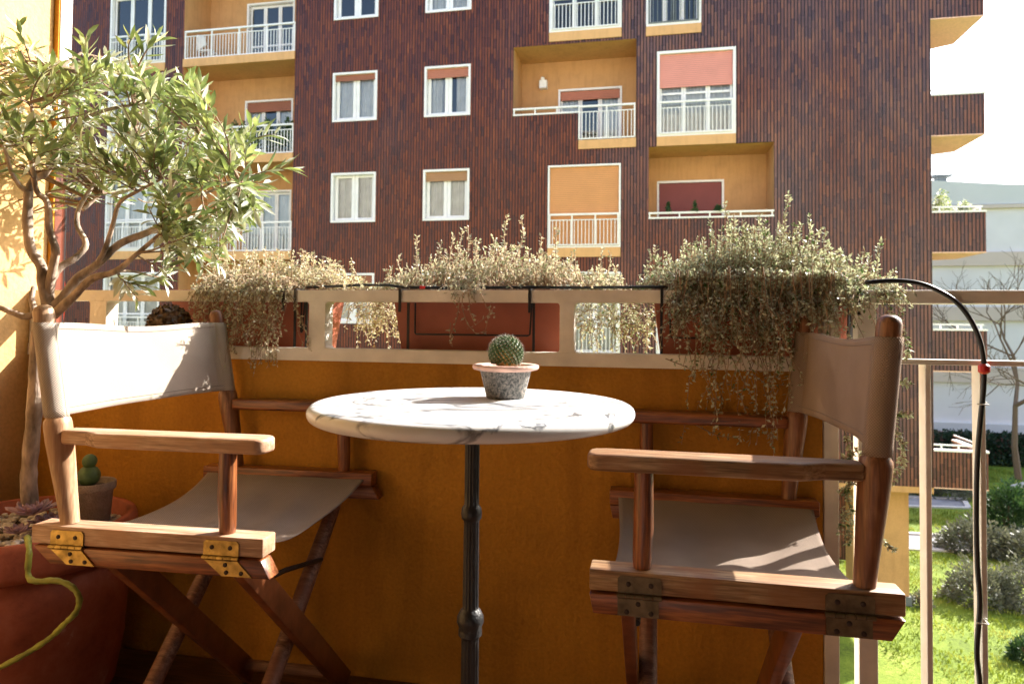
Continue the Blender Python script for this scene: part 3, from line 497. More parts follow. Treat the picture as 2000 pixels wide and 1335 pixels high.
# ================================================================== garden, far houses
GZ = -6.61
mb = MB(); mb.add([(-150, -60, GZ), (200, -60, GZ), (200, 220, GZ), (-150, 220, GZ)], [(0, 1, 2, 3)]); tag(mb.build('lawn', M['grass'], fix=False), kind='structure')
n = 60000; P = nr.rand(n, 3)*np.array([13, 26, 0])+np.array([5.2, 14.5, GZ]); q = np.sin(P[:, 0]*1.7+np.sin(P[:, 1]*.9)*2)+np.sin(P[:, 1]*2.3+P[:, 0]); P = P[(q+nr.randn(n)*.8) > -.6]
for (ax, bx, ay, by) in ((8.4, 13.3, 30.8, 33.2), (6.4, 11.7, 25.0, 27.3), (5.0, 6.9, 20, 21.1)): P = P[~((P[:, 0] > ax) & (P[:, 0] < bx) & (P[:, 1] > ay) & (P[:, 1] < by))]
leaf_cloud('grass_tufts', P, np.tile(np.array([[0, 0, 1.6]]), (len(P), 1)), .10, .035, M['blade'], label='short grass blades tufting the sunlit lawn', kind='stuff')
def path(pts, z=GZ+.01):
    mb = MB(); mb.add([(x, y, z) for x, y in pts], [tuple(range(len(pts)))]); tag(mb.build('garden_path', M['path'], fix=False), kind='structure')
    mb = MB(); n = len(pts)
    for i in range(n):
        a, b = Vector((*pts[i], 0)), Vector((*pts[(i+1) % n], 0)); d = (b-a).normalized(); s = Vector((-d.y, d.x, 0))*.10
        mb.prism([(a+s).xy, (b+s).xy, (b-s).xy, (a-s).xy], lambda p, t: (p[0], p[1], t), GZ-.05, GZ+.06+.002*i)
    tag(mb.build('path_kerb', M['kerb']), kind='structure')
path([(8.5, 30.9), (12.75, 31.5), (13.2, 33.1), (9, 32.6)])
path([(6.5, 25.1), (11.5, 25.5), (11.6, 27.2), (6.5, 27.0)])
path([(9.6, 19.3), (10.3, 20.1), (14.5, 17.2), (13.5, 16.4)])
path([(16.5, 36.2), (24, 37.6), (24, 39.0), (18.0, 37.6)])
def bush(c, r, h, material, label, n=2600, sz=.16, name='garden_bush', group='clipped bushes on the lawn', dome='dome'):
    b = thing(name, label, 'bush', c, group=group); mb = MB()
    for k in range(7):
        a = rng.uniform(0, 6.28); mb.tube([c, (c[0]+math.cos(a)*r*.3, c[1]+math.sin(a)*r*.3, c[2]+h*.4), (c[0]+math.cos(a)*r*.6, c[1]+math.sin(a)*r*.6, c[2]+h*.7)], [.03, .02, .01], 5)
    mb.build('stems', M['twig'], b)
    d = nr.randn(n, 3); d /= np.linalg.norm(d, axis=1)[:, None]; d[:, 2] = np.abs(d[:, 2])
    q = (.45+.55*nr.rand(n)**.5)*(1+.16*np.sin(d[:, 0]*6+c[0])*np.cos(d[:, 1]*5+c[1]*2)+.08*np.sin(d[:, 0]*17)+.08*np.cos(d[:, 1]*15))
    P = d*q[:, None]*np.array([r, r*.8, h])+np.array(c); leaf_cloud('foliage', P, d, sz, sz*.4, material, b)
bush((10.55, 25.6, GZ), 1.1, .95, M['bush'], 'low grey green bush at the right end of the middle path')
bush((12.0, 25.0, GZ), 1.2, .9, M['bush'], 'wide grey bush nearest the right edge below the round green shrub', 3000)
bush((8.75, 20.9, GZ), .95, 1.0, M['bush'], 'dense dark grey bush behind the hose, nearer than the paths', 3200, .12)
bush((10.0, 20.9, GZ), 1.0, 1.15, M['bush'], 'dense grey bush at the right edge beside the near path', 3200, .12)
bush((8.3, 17.5, GZ), .45, .5, M['bush2'], 'small dark bush low at the right edge of the lawn', 1400, .1)
bush((12.6, 27.9, GZ), 1.0, 1.75, M['bush2'], 'tall rounded green shrub standing behind the grey bushes', 3600, .17)
bush((12.4, 33.9, GZ), 1.5, .8, M['bush'], 'long low dark bush at the end of the far path beside the tiled building', 3000)
bush((10.2, 33.7, GZ), 1.2, .9, M['bush'], 'low dark bush behind the ochre pier at the far path', 2600)
bush((7.05, 20.3, GZ), .28, .35, M['bush'], 'tiny dry tuft at the foot of the ochre pier', 500, .09)
# hedge and brick wall
n = 16000; P = nr.rand(n, 3)*np.array([20, .9, 1.75])+np.array([14, 41.2, GZ]); 
leaf_cloud('clipped_hedge', P, None, .2, .12, M['hedge'], label='long dark clipped hedge at the far end of the lawn', cat='hedge')
mb = MB(); mb.box(10, 40, 43.2, 43.5, GZ, -5.15); tag(mb.build('brick_wall', M['brick']), 'low red brick wall running behind the hedge', 'wall')
mb = MB(); mb.box(10, 40, 43.1, 43.6, -5.148, -5.05); 
F = thing('far_building', 'long pale rendered building with beige bands beyond the hedge', 'building', (20, 46, GZ))
mb = MB(); mb.box(9, 60, 44.5, 60, GZ, 8.0); mb.build('wall', M['farwall'], F)
for z0, z1, mt in ((-5.3, -4.75, 'farwhite'), (-2.4, -1.5, 'farband'), (1.2, 2.0, 'farband'), (4.4, 5.2, 'farband'), (7.75, 7.95, 'farband')):
    mb = MB(); mb.box(9.1, 60, 44.3, 44.49, z0, z1); mb.build('band', M[mt], F)
mb = MB(); mb.prism([(9, 8.0), (60, 8.0), (60, 8.7), (26, 8.95), (20, 9.15), (15, 9.6), (9, 9.8)], lambda p, t: (p[0], t, p[1]), 44.45, 58); mb.build('roof_storey', M['farwhite'], F)
mb = MB(); mb.box(17.1, 17.6, 46, 46.6, 9.3, 10.0); mb.box(16.8, 17.9, 45.9, 46.7, 10.01, 10.12); mb.build('chimney', M['grey'], F)
# bare tree
T = thing('bare_tree', 'leafless winter tree with fine twigs in front of the far building', 'tree', (17.6, 38, GZ)); mb = MB(); crown = MB()
def grow(p, d, L, r, lev):
    q = p+d*L; mid = p+d*L*.5+Vector((rng.gauss(0, .04)*L, rng.gauss(0, .04)*L, rng.gauss(0, .03)*L))
    (mb if lev < 2 else crown).tube([p, mid, q], [r, r*.85, r*.68], 6 if lev < 2 else 4, cap=False)
    if lev >= 6: return
    for k in range(2 if lev < 1 else 3):
        e = (d+Vector((rng.gauss(0, .5), rng.gauss(0, .5), rng.gauss(.05, .33)))).normalized(); grow(q if k < 2 else mid, e, L*rng.uniform(.62, .85), r*.62, lev+1)
grow(Vector((17.6, 38, GZ)), Vector((-.03, 0, 1)), 3.6, .16, 0)
mb.build('trunk', M['twig'], T); crown.build('crown', M['twig'], T, fix=False)

# ================================================================== our own building and balcony
YW = 1.54; WX = -1.642
H = thing('home_building', 'plastered house wall that carries the balcony behind the camera', 'building', (0, -.9, GZ))
mb = MB(); mb.box(-24, 24, -1.1, -.8, GZ, 13); mb.build('wall', M['home'], H)
mb = MB(); mb.box(WX+.001, 2.599, -.799, -.79, 0, 2.619); mb.build('fill_block_back_tiling', M['tile'], H)  # dark tiling put on the unseen back wall to cut bounced fill
mb = MB(); mb.box(-.9, .9, -.7895, -.75, .002, 2.3); dr_ = mb.build('balcony_door', M['white'], H)
mb = MB(); mb.box(-.82, -.04, -.7495, -.745, .08, 2.22); mb.box(.04, .82, -.7495, -.745, .08, 2.22); mb.build('door_glass', M['dark'], dr_)
mb = MB(); mb.box(2.6, 2.8, -.8, 1.56, 0, 2.619); mb.build('fill_block_wall', M['tile'], H)  # unseen wall added to keep fill light out of the balcony
mb = MB()
for i in range(14): mb.box(WX, 2.6, -.788+i*.1663, -.788+i*.1663+.163, -.03, 0)
tag(mb.build('balcony_floor', M['deck'], bevel=.002, seg=1), kind='structure')
mb = MB(); mb.box(-1.9, 2.6, -.79, 1.66, -.2, -.032); tag(mb.build('balcony_slab', M['grey']), kind='structure')
mb = MB(); mb.box(-1.9, 2.6, -.79, 1.62, 2.62, 2.8); tag(mb.build('fill_block_ceiling', M['fill_block_ceil']), kind='structure')  # unseen ceiling added to shade the back wall and reduce fill
mb = MB(); mb.box(-1.85, WX, -.79, 1.585, -.031, 3.0); tag(mb.build('side_wall', M['ochre_sunlit']), 'sunlit yellow stucco side wall behind the olive tree', 'wall')
pr = thing('tiled_pier', 'glossy tiled pier at the outer end of the yellow side wall', 'pier', (-1.7, 1.62, 0))
mb = MB(); mb.box(-1.85, WX+.015, 1.587, 1.592, 0, 3.0); mb.build('edge_strip', M['ochre'], pr)
mb = MB(); mb.box(-1.85, WX+.016, 1.5925, 1.630, 0, 1.25); mb.build('tiled_face', M['tile'], pr)
mb = MB(); mb.box(-1.85, WX+.017, 1.5925, 1.630, 1.251, 3.0); mb.build('sun_glare_face', M['farwhite'], pr)  # sun-blown upper tiles imitated by a white face
# parapet
Pp = thing('balcony_parapet', 'yellow stucco parapet with a cream openwork concrete top', 'parapet', (-.6, YW, 0))
mb = MB(); mb.box(WX+.001, .350, YW, YW+.11, -.031, .7415); mb.build('stucco_wall', M['ochre'], Pp)
fr = MB()
openings = []
xs = [(-1.60, -1.455), (-1.402, -.824), (-.781, -.206), (-.173, .352)]
def frame_face(holes, x0, x1, z0, z1, Y0, Y1, rad=.008):
    "cream frame with rounded openings: rails and posts butt end to end"
    pass
fr.box(WX+.001, .3515, YW-.006, YW+.05, .742, .772)
fr.box(WX+.001, .3515, YW-.004, YW+.042, .886, .914)
for a, b in ((-1.641, -1.60), (-1.452, -1.402), (-.824, -.781), (-.206, -.173)): fr.box(a, b, YW-.003, YW+.038, .7721, .8859)
# small fillets where posts meet rails
for a, b in ((-1.452, -1.402), (-.824, -.781), (-.206, -.173)):
    for x, s in ((a, -1), (b, 1)):
        for z, t in ((.7722, 1), (.8858, -1)):
            poly = [(x, z)]+[(x+s*.009*(1-math.sin(q)), z+t*.009*(1-math.cos(q))) for q in [i*math.pi/2/4 for i in range(5)]]
            fr.prism(poly, lambda p, t_: (p[0], t_, p[1]), YW-.0025, YW+.0375)
fr.build('openwork_frame', M['cream'], Pp, bevel=.0012, seg=1)
mb = MB(); mb.box(.3522, .381, YW-.004, YW+.05, .001, .8858); mb.build('end_post', M['cream'], Pp, bevel=.002)
# metal railing
Rl = thing('metal_railing', 'cream painted metal balcony railing right of the parapet', 'railing', (.9, YW, 0))
mb = MB(); mb.box(.3525, 2.6, YW-.004, YW+.042, .8862, .914); mb.build('top_rail', M['cream_metal'], Rl, bevel=.002)
mb = MB(); mb.box(.3815, 2.6, YW-.004, YW+.03, .762, .7725); mb.build('lower_rail', M['cream_metal'], Rl, bevel=.001, seg=1)
mb = MB(); mb.box(.419, .455, YW, YW+.036, -.15, .7615); mb.box(.419, .455, YW, YW+.036, .7727, .886); mb.build('post', M['cream_metal'], Rl, bevel=.001, seg=1)
for k in range(19):
    x = .541+k*.0995; mb = MB(); mb.box(x+.006, x+.0165, YW+.002, YW+.038, -.15, .7615); mb.build('upright', M['cream_metal'], Rl, bevel=.0008, seg=1)
mb = MB(); mb.box(.3815, 2.6, YW+.0, YW+.03, -.19, -.152); mb.build('bottom_rail', M['cream_metal'], Rl)
# red cloth
a = onY(103, 545, 1.9); b = onY(124, 635, 1.9); mb = MB(); N = 10; v = []
for i in range(N+1):
    for j in range(4): v.append((a.x+(b.x-a.x)*j/3+.004*math.sin(i), 1.9+.008*math.sin(j*2+i*.6), a.z+(b.z-.12-a.z)*i/N))
mb.add(v, [(i*4+j, i*4+j+1, i*4+j+5, i*4+j+4) for i in range(N) for j in range(3)]); o = mb.build('red_cloth', M['redcloth'], smooth=2, fix=False)
tag(o, 'narrow red cloth hanging outside the railing behind the olive trunk', 'cloth')

# ---------------- director chairs
def chair(name, label, loc, rz, W_, L, zr, za, zp, lean, sgn, pale='wood_pale', aps=(.056, .078)):
    t = thing(name, label, 'chair', (loc[0], loc[1], 0), rz, 'folding director chairs at the marble table'); fx = sgn < 0
    kw = dict(flipx=fx, local=True)
    sk = 1 if sgn > 0 else 0
    for side in (0, 1):
        ap = aps[side]; f = (lambda b: b) if side == 0 else (lambda b: W_-b)
        mb = MB(); b0, b1 = sorted((f(0), f(.042))); mb.box(0, L, b0, b1, zr-.031, zr); mb.build('seat_rail', M[pale] if side == 0 else M['wood_red'], t, bevel=.003, smooth=True, **kw)
        mb = MB(); b0, b1 = sorted((f(-.003), f(.030))); mb.prism(([(.006, zr-.034), (L-.002, zr-.034), (L+.014, zr-.063), (.040, zr-.063)] if sk else [(.001, zr-.034), (L, zr-.034), (L-.006, zr-.063), (.018, zr-.063)]), lambda p, q: (p[0], q, p[1]), b0, b1)
        mb.build('lower_rail', M['wood_red'], t, bevel=.002, smooth=True, **kw)
        bc = f(.021)
        zc = zp-.195; pts = []; rad = []
        def pa(z): return ap+lean*max(0, (z-zr))/(zp-zr)
        for z, r in [(zr-.001, .0145), (zr+.04, .0160), (zr+.10, .0196), (za-.02, .0218), (zc-.012, .0218), (zc-.004, .0208), (zc+.001, .0170), (zp-.09, .0168), (zp-.028, .0166), (zp-.012, .0165), (zp-.004, .0135), (zp, .007)]:
            pts.append((pa(z), bc, z)); rad.append(r)
        mb = MB(); mb.tube(pts, rad, 22); mb.build('rear_post', M['wood_post' if pale == 'wood_pale' and side == 0 else 'wood_post_dark'], t, smooth=True, **kw)
        mb = MB(); mb.tube([(L-.075, bc, zr-.001), (L-.075, bc, zr+.01), (L-.077, bc, zr+.06), (L-.077, bc, za-.026)], [.0125, .0138, .015, .014], 20); mb.build('front_post', M['wood_redz'], t, smooth=True, **kw)
        # arm: narrow at the rear, widening outward
        o0 = f(.004); o1 = f(.038); ow = f(-.016); iw = f(.040)
        a0 = pa(za)+.018
        poly = [(a0, o0), (a0+.05, f(.002)), (a0+.085, ow), (L-.008, ow), (L, f(-.010)), (L+.004, f(.0)), (L+.004, f(.026)), (L-.004, f(.036)), (L-.02, iw), (a0+.03, iw), (a0, o1)]
        mb = MB(); mb.prism(poly, lambda p, q: (p[0], p[1], q), za-.025, za); mb.build('armrest', M[pale] if side == 0 else M['wood_red'], t, bevel=.006, seg=3, smooth=True, **kw)
    # crossed legs: flat boards from the near rail to the far floor, round legs the other way
    zl = zr-.05
    for a in (.135, L-.055):
        mb = MB(); p0 = Vector((a, .02, zl+.01)); p1 = Vector((a, W_-.045, .012)); d = (p1-p0).normalized(); s = Vector((0, -d.z, d.y))
        v = [p+s*q+Vector((u, 0, 0)) for p in (p0, p1) for u in (-.010, .010) for q in (-.023, .023)]
        mb.add(v, [(0, 1, 3, 2), (4, 6, 7, 5), (0, 4, 5, 1), (2, 3, 7, 6), (0, 2, 6, 4), (1, 5, 7, 3)]); mb.build('board_leg', M['wood_leg'], t, bevel=.003, smooth=True, **kw)
        mb = MB(); q0 = Vector((a-.028, W_-.02, zl+.01)); q1 = Vector((a-.028, .035, .01)); mb.tube([q0, q0.lerp(q1, .3), q0.lerp(q1, .8), q1], [.0145, .0165, .0165, .015], 18); mb.build('round_leg', M['wood_dry'], t, smooth=True, **kw)
        mb = MB(); r0 = p0.lerp(p1, .17)+Vector((-.012, 0, 0)); r1 = q0.lerp(q1, .28)+Vector((.014, 0, 0)); mb.tube([r0, r0.lerp(r1, .4)+Vector((0, 0, .006)), r1], .005, 8)
        mb.build('stay_bar', M['iron'], t, smooth=True, **kw)
    mb = MB(); mb.tube([(.13, W_-.075, .045), (L-.055, W_-.075, .045)], .0125, 14); mb.build('stretcher', M['wood_dry'], t, smooth=True, **kw)
    mb = MB(); mb.tube([(.10, .065, .045), (L-.08, .065, .045)], .0125, 14); mb.build('stretcher', M['wood_dry'], t, smooth=True, **kw)
    # seat canvas
    def sheet(nm, fn, nu, nv, material, su, sv, th=.0012):
        me = bpy.data.meshes.new(nm); V = []; F_ = []
        for i in range(nu+1):
            for j in range(nv+1):
                p = fn(i/nu, j/nv); V.append((-p[0], p[1], p[2]) if fx else p)
        for i in range(nu):
            for j in range(nv): F_.append((i*(nv+1)+j, (i+1)*(nv+1)+j, (i+1)*(nv+1)+j+1, i*(nv+1)+j+1))
        me.from_pydata(V, [], F_); uv = me.uv_layers.new(name='UVMap')
        for p in me.polygons:
            p.use_smooth = True
            for li in p.loop_indices:
                vi = me.loops[li].vertex_index; uv.data[li].uv = (vi//(nv+1)/nu*su, (vi % (nv+1))/nv*sv)
        o = bpy.data.objects.new(nm, me); COL.objects.link(o); me.materials.append(material); o.parent = t
        so_ = o.modifiers.new('thickness', 'SOLIDIFY'); so_.thickness = th; so_.offset = 0
        return o
    sag = .038
    def seat(u, v):
        a = .012+(L-.03)*u; b = .036+(W_-.072)*v
        s_ = sag*(1-abs(2*v-1)**2.6)*(1+.12*math.sin(u*3.1)) + .0034*(.4+u)*math.sin(u*21+3*v)*math.sin(math.pi*v)**.6
        a += -.012*math.sin(math.pi*v)*(2*u-1)
        return (a, b, zr-.013-s_)
    sheet('seat_canvas', seat, 44, 44, M['cv_seat'], L, W_)
    z0, z1 = zp-.193, zp-.030
    def back(u, v):
        b = .021+(W_-.042)*u; k = math.sin(math.pi*u)
        zz = z0+(z1-z0)*v - .007*k*(v-.1); zz += .002*math.sin(u*9)*v
        a = aps[0]+(aps[1]-aps[0])*u+lean*(zz-zr)/(zp-zr) - .020*k*(1-.2*v)+.0015*math.sin(u*14+v*5)
        # lead tangentially off the sitter's side of each post
        e = min(1, min(u, 1-u)/.05); a += .017*(1-e)**.5*1.0 if e < 1 else 0
        return (a, b, zz)
    sheet('back_canvas', back, 60, 20, M['cv_back' if sk else 'cv_shade'], W_, z1-z0)
    for v_ in (.075, .93):
        mb = MB(); mb.tube([Vector(back(i/40, v_))+Vector((.0012, 0, 0)) for i in range(1, 40)], .0007, 5, cap=False); mb.build('hem_stitching', M['thread'], t, smooth=2, **kw)
    for bc, ap in ((.021, aps[0]), (W_-.021, aps[1])):
        def sleeve(u, v, bc=bc, ap=ap):
            th = 2*math.pi*u; zz = z0+(z1-z0)*v; r = .0186
            return (ap+lean*(zz-zr)/(zp-zr)+r*math.cos(th), bc+r*math.sin(th), zz)
        sheet('canvas_sleeve', sleeve, 28, 14, M['cv_back' if sk else 'cv_shade'], .124, z1-z0)
    # brass hinges on the near outer face
    for a, dr in ((.070, 1), (L-.072, 1)):
        mb = MB(); poly = [(a-.031, zr-.030), (a+.031, zr-.030), (a+.031, zr-.010), (a+.027, zr-.006), (a-.027, zr-.006), (a-.031, zr-.010)]
        mb.prism(poly, lambda p, q: (p[0], q, p[1]), -.0022, -.0005)
        mb.prism([(a-.027, zr-.037), (a+.031, zr-.037), (a+.031+.025*sk, zr-.061), (a-.027+.031*sk, zr-.061)], lambda p, q: (p[0], q, p[1]), -.0055, -.0035)
        for k in range(5): mb.tube([(a-.031+k*.0128, -.0045, zr-.0335), (a-.031+k*.0128+.0118, -.0045, zr-.0335)], .0035, 10)
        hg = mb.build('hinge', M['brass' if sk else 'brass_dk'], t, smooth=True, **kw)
        for x, z, y in ((a-.016, zr-.017, -.0022), (a+.016, zr-.017, -.0022), (a+.002+.008*sk, zr-.043, -.0055), (a-.016+.028*sk, zr-.055, -.0055), (a+.018+.020*sk, zr-.055, -.0055)):
            mb = MB(); mb.tube([(x, y+.001, z), (x, y-.0010, z), (x, y-.0018, z)], [.0036, .0036, .0018], 10); mb.build('screw', M['screw'], hg, smooth=True, **kw)
    return t
k = .64
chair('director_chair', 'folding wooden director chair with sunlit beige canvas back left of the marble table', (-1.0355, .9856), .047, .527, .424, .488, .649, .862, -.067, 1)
chair('director_chair', 'folding wooden director chair with canvas toned darker for shade right of the marble table', (.333, 1.0086), 0.0, .5214, .4217, .483, .652, .855, -.035, -1, 'wood_mid', (.046, .056))

# ---------------- marble table
tx, ty, tz, tr_ = -.211, .797, .744, .192
T = thing('bistro_table', 'round white marble bistro table on a black fluted iron column', 'table', (tx, ty, 0))
th = .018; pr = [(1e-4, -th), (tr_-.012, -th)]+[(tr_-.009+.009*math.cos(a), -th/2+.009*math.sin(a)) for a in [(-90+18*i)*math.pi/180 for i in range(11)]]+[(tr_-.02, 0), (tr_*.5, 0), (1e-4, 0)]
mb = MB(); mb.lathe(pr, 128, (tx, ty, tz)); mb.build('tabletop', M['marble'], T, smooth=2)
pole = [(.060, .706, 0), (.060, .725, 0), (.011, .7255, 0), (.0088, .700, .16), (.0088, .640, .16), (.0088, .622, 0), (.0118, .618, 0), (.0125, .612, 0), (.0118, .606, 0), (.0092, .603, 0), (.0092, .600, .16), (.0096, .505, .16), (.0096, .500, 0), (.0125, .497, 0), (.0158, .490, 0), (.0160, .484, 0), (.0135, .478, 0), (.0140, .474, 0), (.0140, .469, 0), (.0105, .465, 0), (.0105, .46, .16), (.0115, .22, .16), (.0115, .215, 0), (.02, .20, 0), (.022, .19, 0), (.013, .18, 0), (.016, .10, 0), (.04, .06, 0), (.05, .045, 0), (1e-4, .045, 0)]
mb = MB(); mb.lathe([(r, z) for r, z, f in pole], 84, (tx, ty, 0), [f for r, z, f in pole]); mb.build('column', M['iron'], T, smooth=True)
for q in range(3):
    a = q*2.094+.5; mb = MB(); mb.tube([(tx+math.cos(a)*r, ty+math.sin(a)*r, z) for r, z in ((.03, .055), (.08, .07), (.13, .05), (.17, .018), (.19, .012))], [.02, .016, .013, .012, .013], 12); mb.build('foot', M['iron'], T, smooth=True)
# cactus pot
cx, cy = -.183, .853; z0 = tz
P_ = thing('cactus_pot', 'small lichened terracotta pot with flared pale rim on the marble table', 'pot', (cx, cy, z0))
mb = MB(); mb.lathe([(.0235, 0), (.0245, .0015), (.026, .008), (.0325, .034), (.033, .0355), (.031, .036), (.024, .008), (1e-4, .008)], 48, (cx, cy, z0)); mb.build('body', M['mossy'], P_, smooth=2)
mb = MB(); mb.lathe([(.0333, .0345), (.041, .0365), (.0425, .039), (.0420, .0415), (.040, .0425), (.031, .041), (.0303, .0335)], 48, (cx, cy, z0)); mb.build('rim', M['terra_lip'], P_, smooth=2)
mb = MB(); mb.lathe([(.0305, .034), (.0305, .036), (1e-4, .038)], 32, (cx, cy, z0)); mb.build('soil', M['soil'], P_, smooth=2)
C_ = thing('ball_cactus', 'spiny round cactus growing in the small pot on the table', 'cactus', (cx, cy, z0+.037))
cz = z0+.0565; cr = .0195
mb = MB(); mb.ball((cx, cy, cz), cr, 14, .98); mb.build('body', M['cactus_base'], C_, smooth=2)
tub = MB(); sp_ = MB(); N = 210
for i in range(N):
    zz = 1-1.62*(i+.5)/N; ph = i*2.39996; rr = math.sqrt(max(0, 1-zz*zz)); d = Vector((rr*math.cos(ph), rr*math.sin(ph), zz)); p = Vector((cx, cy, cz))+d*cr*.96
    q = p+d*.0040; a = d.orthogonal().normalized(); b = d.cross(a); k6 = 6; v = [p+(a*math.cos(t)+b*math.sin(t))*.0026 for t in [j*2*math.pi/k6 for j in range(k6)]]+[q+(a*math.cos(t)+b*math.sin(t))*.0011 for t in [j*2*math.pi/k6 for j in range(k6)]]
    tub.add(v, [(j, (j+1) % k6, k6+(j+1) % k6, k6+j) for j in range(k6)]+[tuple(range(k6, 2*k6))])
    for j in range(6):
        t = j*1.05+i; e = (d*(.55 if j else 1.6)+(a*math.cos(t)+b*math.sin(t))*.75).normalized(); L_ = .0045*rng.uniform(.7, 1.25); s = e.orthogonal().normalized()*.00011
        sp_.add([q+s, q-s, q+e*L_], [(0, 1, 2)])
tub.build('tubercles', M['cactus'], C_, fix=False); sp_.build('spines', M['spine'], C_, fix=False)

# ---------------- olive in its pot
pc = onD(48, 1000, 1.5); pcx, pcy = pc.x, pc.y; pz = .40; pr_ = .218
OP = thing('terracotta_planter', 'large round red terracotta planter standing in the left corner', 'planter', (pcx, pcy, 0))
mb = MB(); mb.lathe([(.155, 0), (.168, .006), (.182, .03), (.197, .12), (.205, .24), (.207, .33), (.196, .33), (.19, .10), (1e-4, .06)], 72, (pcx, pcy, 0)); mb.build('body', M['terra_big'], OP, smooth=2)
mb = MB(); mb.lathe([(.2072, .322), (.218, .326), (.220, .34), (.220, .385), (.215, .398), (.207, .400), (.198, .397), (.195, .33)], 72, (pcx, pcy, 0)); mb.build('rim', M['terra_big'], OP, smooth=2)
mb = MB(); mb.lathe([(.197, .335), (.197, .358), (1e-4, .368)], 40, (pcx, pcy, 0)); mb.build('soil', M['soil'], OP, smooth=2)
mb = MB()
for i in range(750):
    a = rng.uniform(0, 6.283); r = .190*math.sqrt(rng.random()); s = rng.uniform(.004, .011); c = Vector((pcx+r*math.cos(a), pcy+r*math.sin(a), .366+rng.uniform(0, .008)-.03*(r/.19)**2*0))
    k_ = len(mb.v); v = []
    for t in range(5):
        for u in range(6):
            la = -math.pi/2+math.pi*t/4; d = Vector((math.cos(la)*math.cos(u*1.047), math.cos(la)*math.sin(u*1.047), math.sin(la)*.6))*s*rng.uniform(.75, 1.15); v.append(c+d)
    mb.add(v, [(t*6+u, t*6+(u+1) % 6, t*6+6+(u+1) % 6, t*6+6+u) for t in range(4) for u in range(6)])
tag(mb.build('gravel', M['stone'], smooth=2, fix=False), kind='stuff', label='pale gravel covering the soil round the olive trunk')

OT = thing('olive_tree', 'gnarled potted olive tree with silvery sunlit leaves against the side wall', 'tree', (pcx, pcy, .36)); trunk = MB(); limbs = []
def br(pts, rad, depth, jit=0):
    n = len(pts)
    P3 = [onD(x, y, depth[0]+(depth[1]-depth[0])*i/(n-1)) for i, (x, y) in enumerate(pts)]
    # resample smoothly
    out = []; rr = []
    for i in range(n-1):
        p0 = P3[max(i-1, 0)]; p1 = P3[i]; p2 = P3[i+1]; p3 = P3[min(i+2, n-1)]
        for t in (0, .25, .5, .75):
            q = .5*((2*p1)+(p2-p0)*t+(2*p0-5*p1+4*p2-p3)*t*t+(-p0+3*p1-3*p2+p3)*t**3); out.append(q)
            rr.append((rad[0]+(rad[1]-rad[0])*(i+t)/(n-1))*(1+.035*math.sin((i+t)*5+pts[0][0])+rng.uniform(-.06, .06)))
    out.append(P3[-1]); rr.append(rad[1]); rr = [q*.88 for q in rr]; trunk.tube(out, rr, 12); limbs.append((out, rr)); return out
D = 1.5
br([(60, 1000), (56, 940), (60, 880), (66, 820), (70, 760), (72, 700), (76, 650), (90, 610), (98, 590)], (.0185, .0155), (D, D))
br([(95, 600), (85, 560), (81, 521), (60, 485), (54, 431), (56, 373)], (.0135, .0105), (D, D-.02))
br([(56, 373), (40, 364), (22, 335), (12, 300), (0, 270)], (.007, .003), (D-.02, D-.05))
br([(56, 373), (67, 350), (90, 337), (112, 292), (135, 256)], (.0088, .007), (D-.02, D+.02))
br([(135, 256), (131, 215), (130, 175), (120, 130)], (.006, .003), (D+.02, D+.02)); br([(135, 256), (170, 230), (215, 213), (262, 205)], (.007, .003), (D+.02, D+.06))
br([(92, 575), (105, 515), (108, 485), (97, 450), (92, 396), (72, 373), (63, 324), (56, 288), (67, 252), (60, 200)], (.0105, .0035), (D, D-.10))
br([(96, 585), (102, 545), (120, 520), (148, 503), (168, 476), (151, 440), (155, 405), (180, 364)], (.0105, .005), (D, D+.10))
br([(162, 410), (175, 398), (198, 378)], (.005, .004), (D+.10, D+.13)); br([(180, 364), (200, 330), (240, 300), (262, 270)], (.0045, .002), (D+.10, D+.12))
br([(98, 600), (118, 588), (150, 545), (189, 517), (234, 476), (288, 454), (324, 431), (333, 396), (333, 369)], (.0135, .005), (D, D+.05))
br([(189, 517), (206, 485), (220, 440), (234, 396), (270, 373), (315, 350)], (.007, .003), (D+.02, D-.05)); br([(333, 369), (350, 330), (360, 290), (390, 262)], (.005, .002), (D+.05, D+.05))
br([(333, 396), (370, 390), (420, 370), (470, 355)], (.005, .002), (D+.05, D-.04)); br([(288, 454), (330, 450), (380, 440), (420, 430)], (.005, .002), (D+.04, D+.12))
br([(105, 615), (140, 582), (180, 544), (225, 530), (270, 494), (320, 450)], (.0125, .004), (D, D-.06)); br([(225, 530), (260, 530), (300, 540)], (.004, .002), (D-.03, D+.02))
br([(92, 605), (70, 612), (50, 618), (27, 611), (0, 601), (-25, 600)], (.010, .006), (D, D-.02)); br([(70, 612), (62, 585), (66, 560)], (.009, .0055), (D, D+.03))
limb_pts = [(p, r) for o_, rr in limbs[1:] for p, r in zip(o_, rr) if r < .0085]
poly = [(-60, 150), (0, 110), (40, 85), (90, 125), (150, 130), (185, 118), (290, 118), (352, 140), (378, 190), (400, 235), (478, 262), (512, 318), (540, 345), (515, 400), (470, 450), (440, 510), (385, 515), (330, 480), (272, 415), (205, 345), (150, 350), (100, 340), (50, 330), (0, 325), (-60, 340)]
def inside(x, y):
    c = False; n = len(poly)
    for i in range(n):
        x1, y1 = poly[i]; x2, y2 = poly[(i+1) % n]
        if (y1 > y) != (y2 > y) and x < (x2-x1)*(y-y1)/(y2-y1)+x1: c = not c
    return c
twigs = MB(); LV = []; LF = []
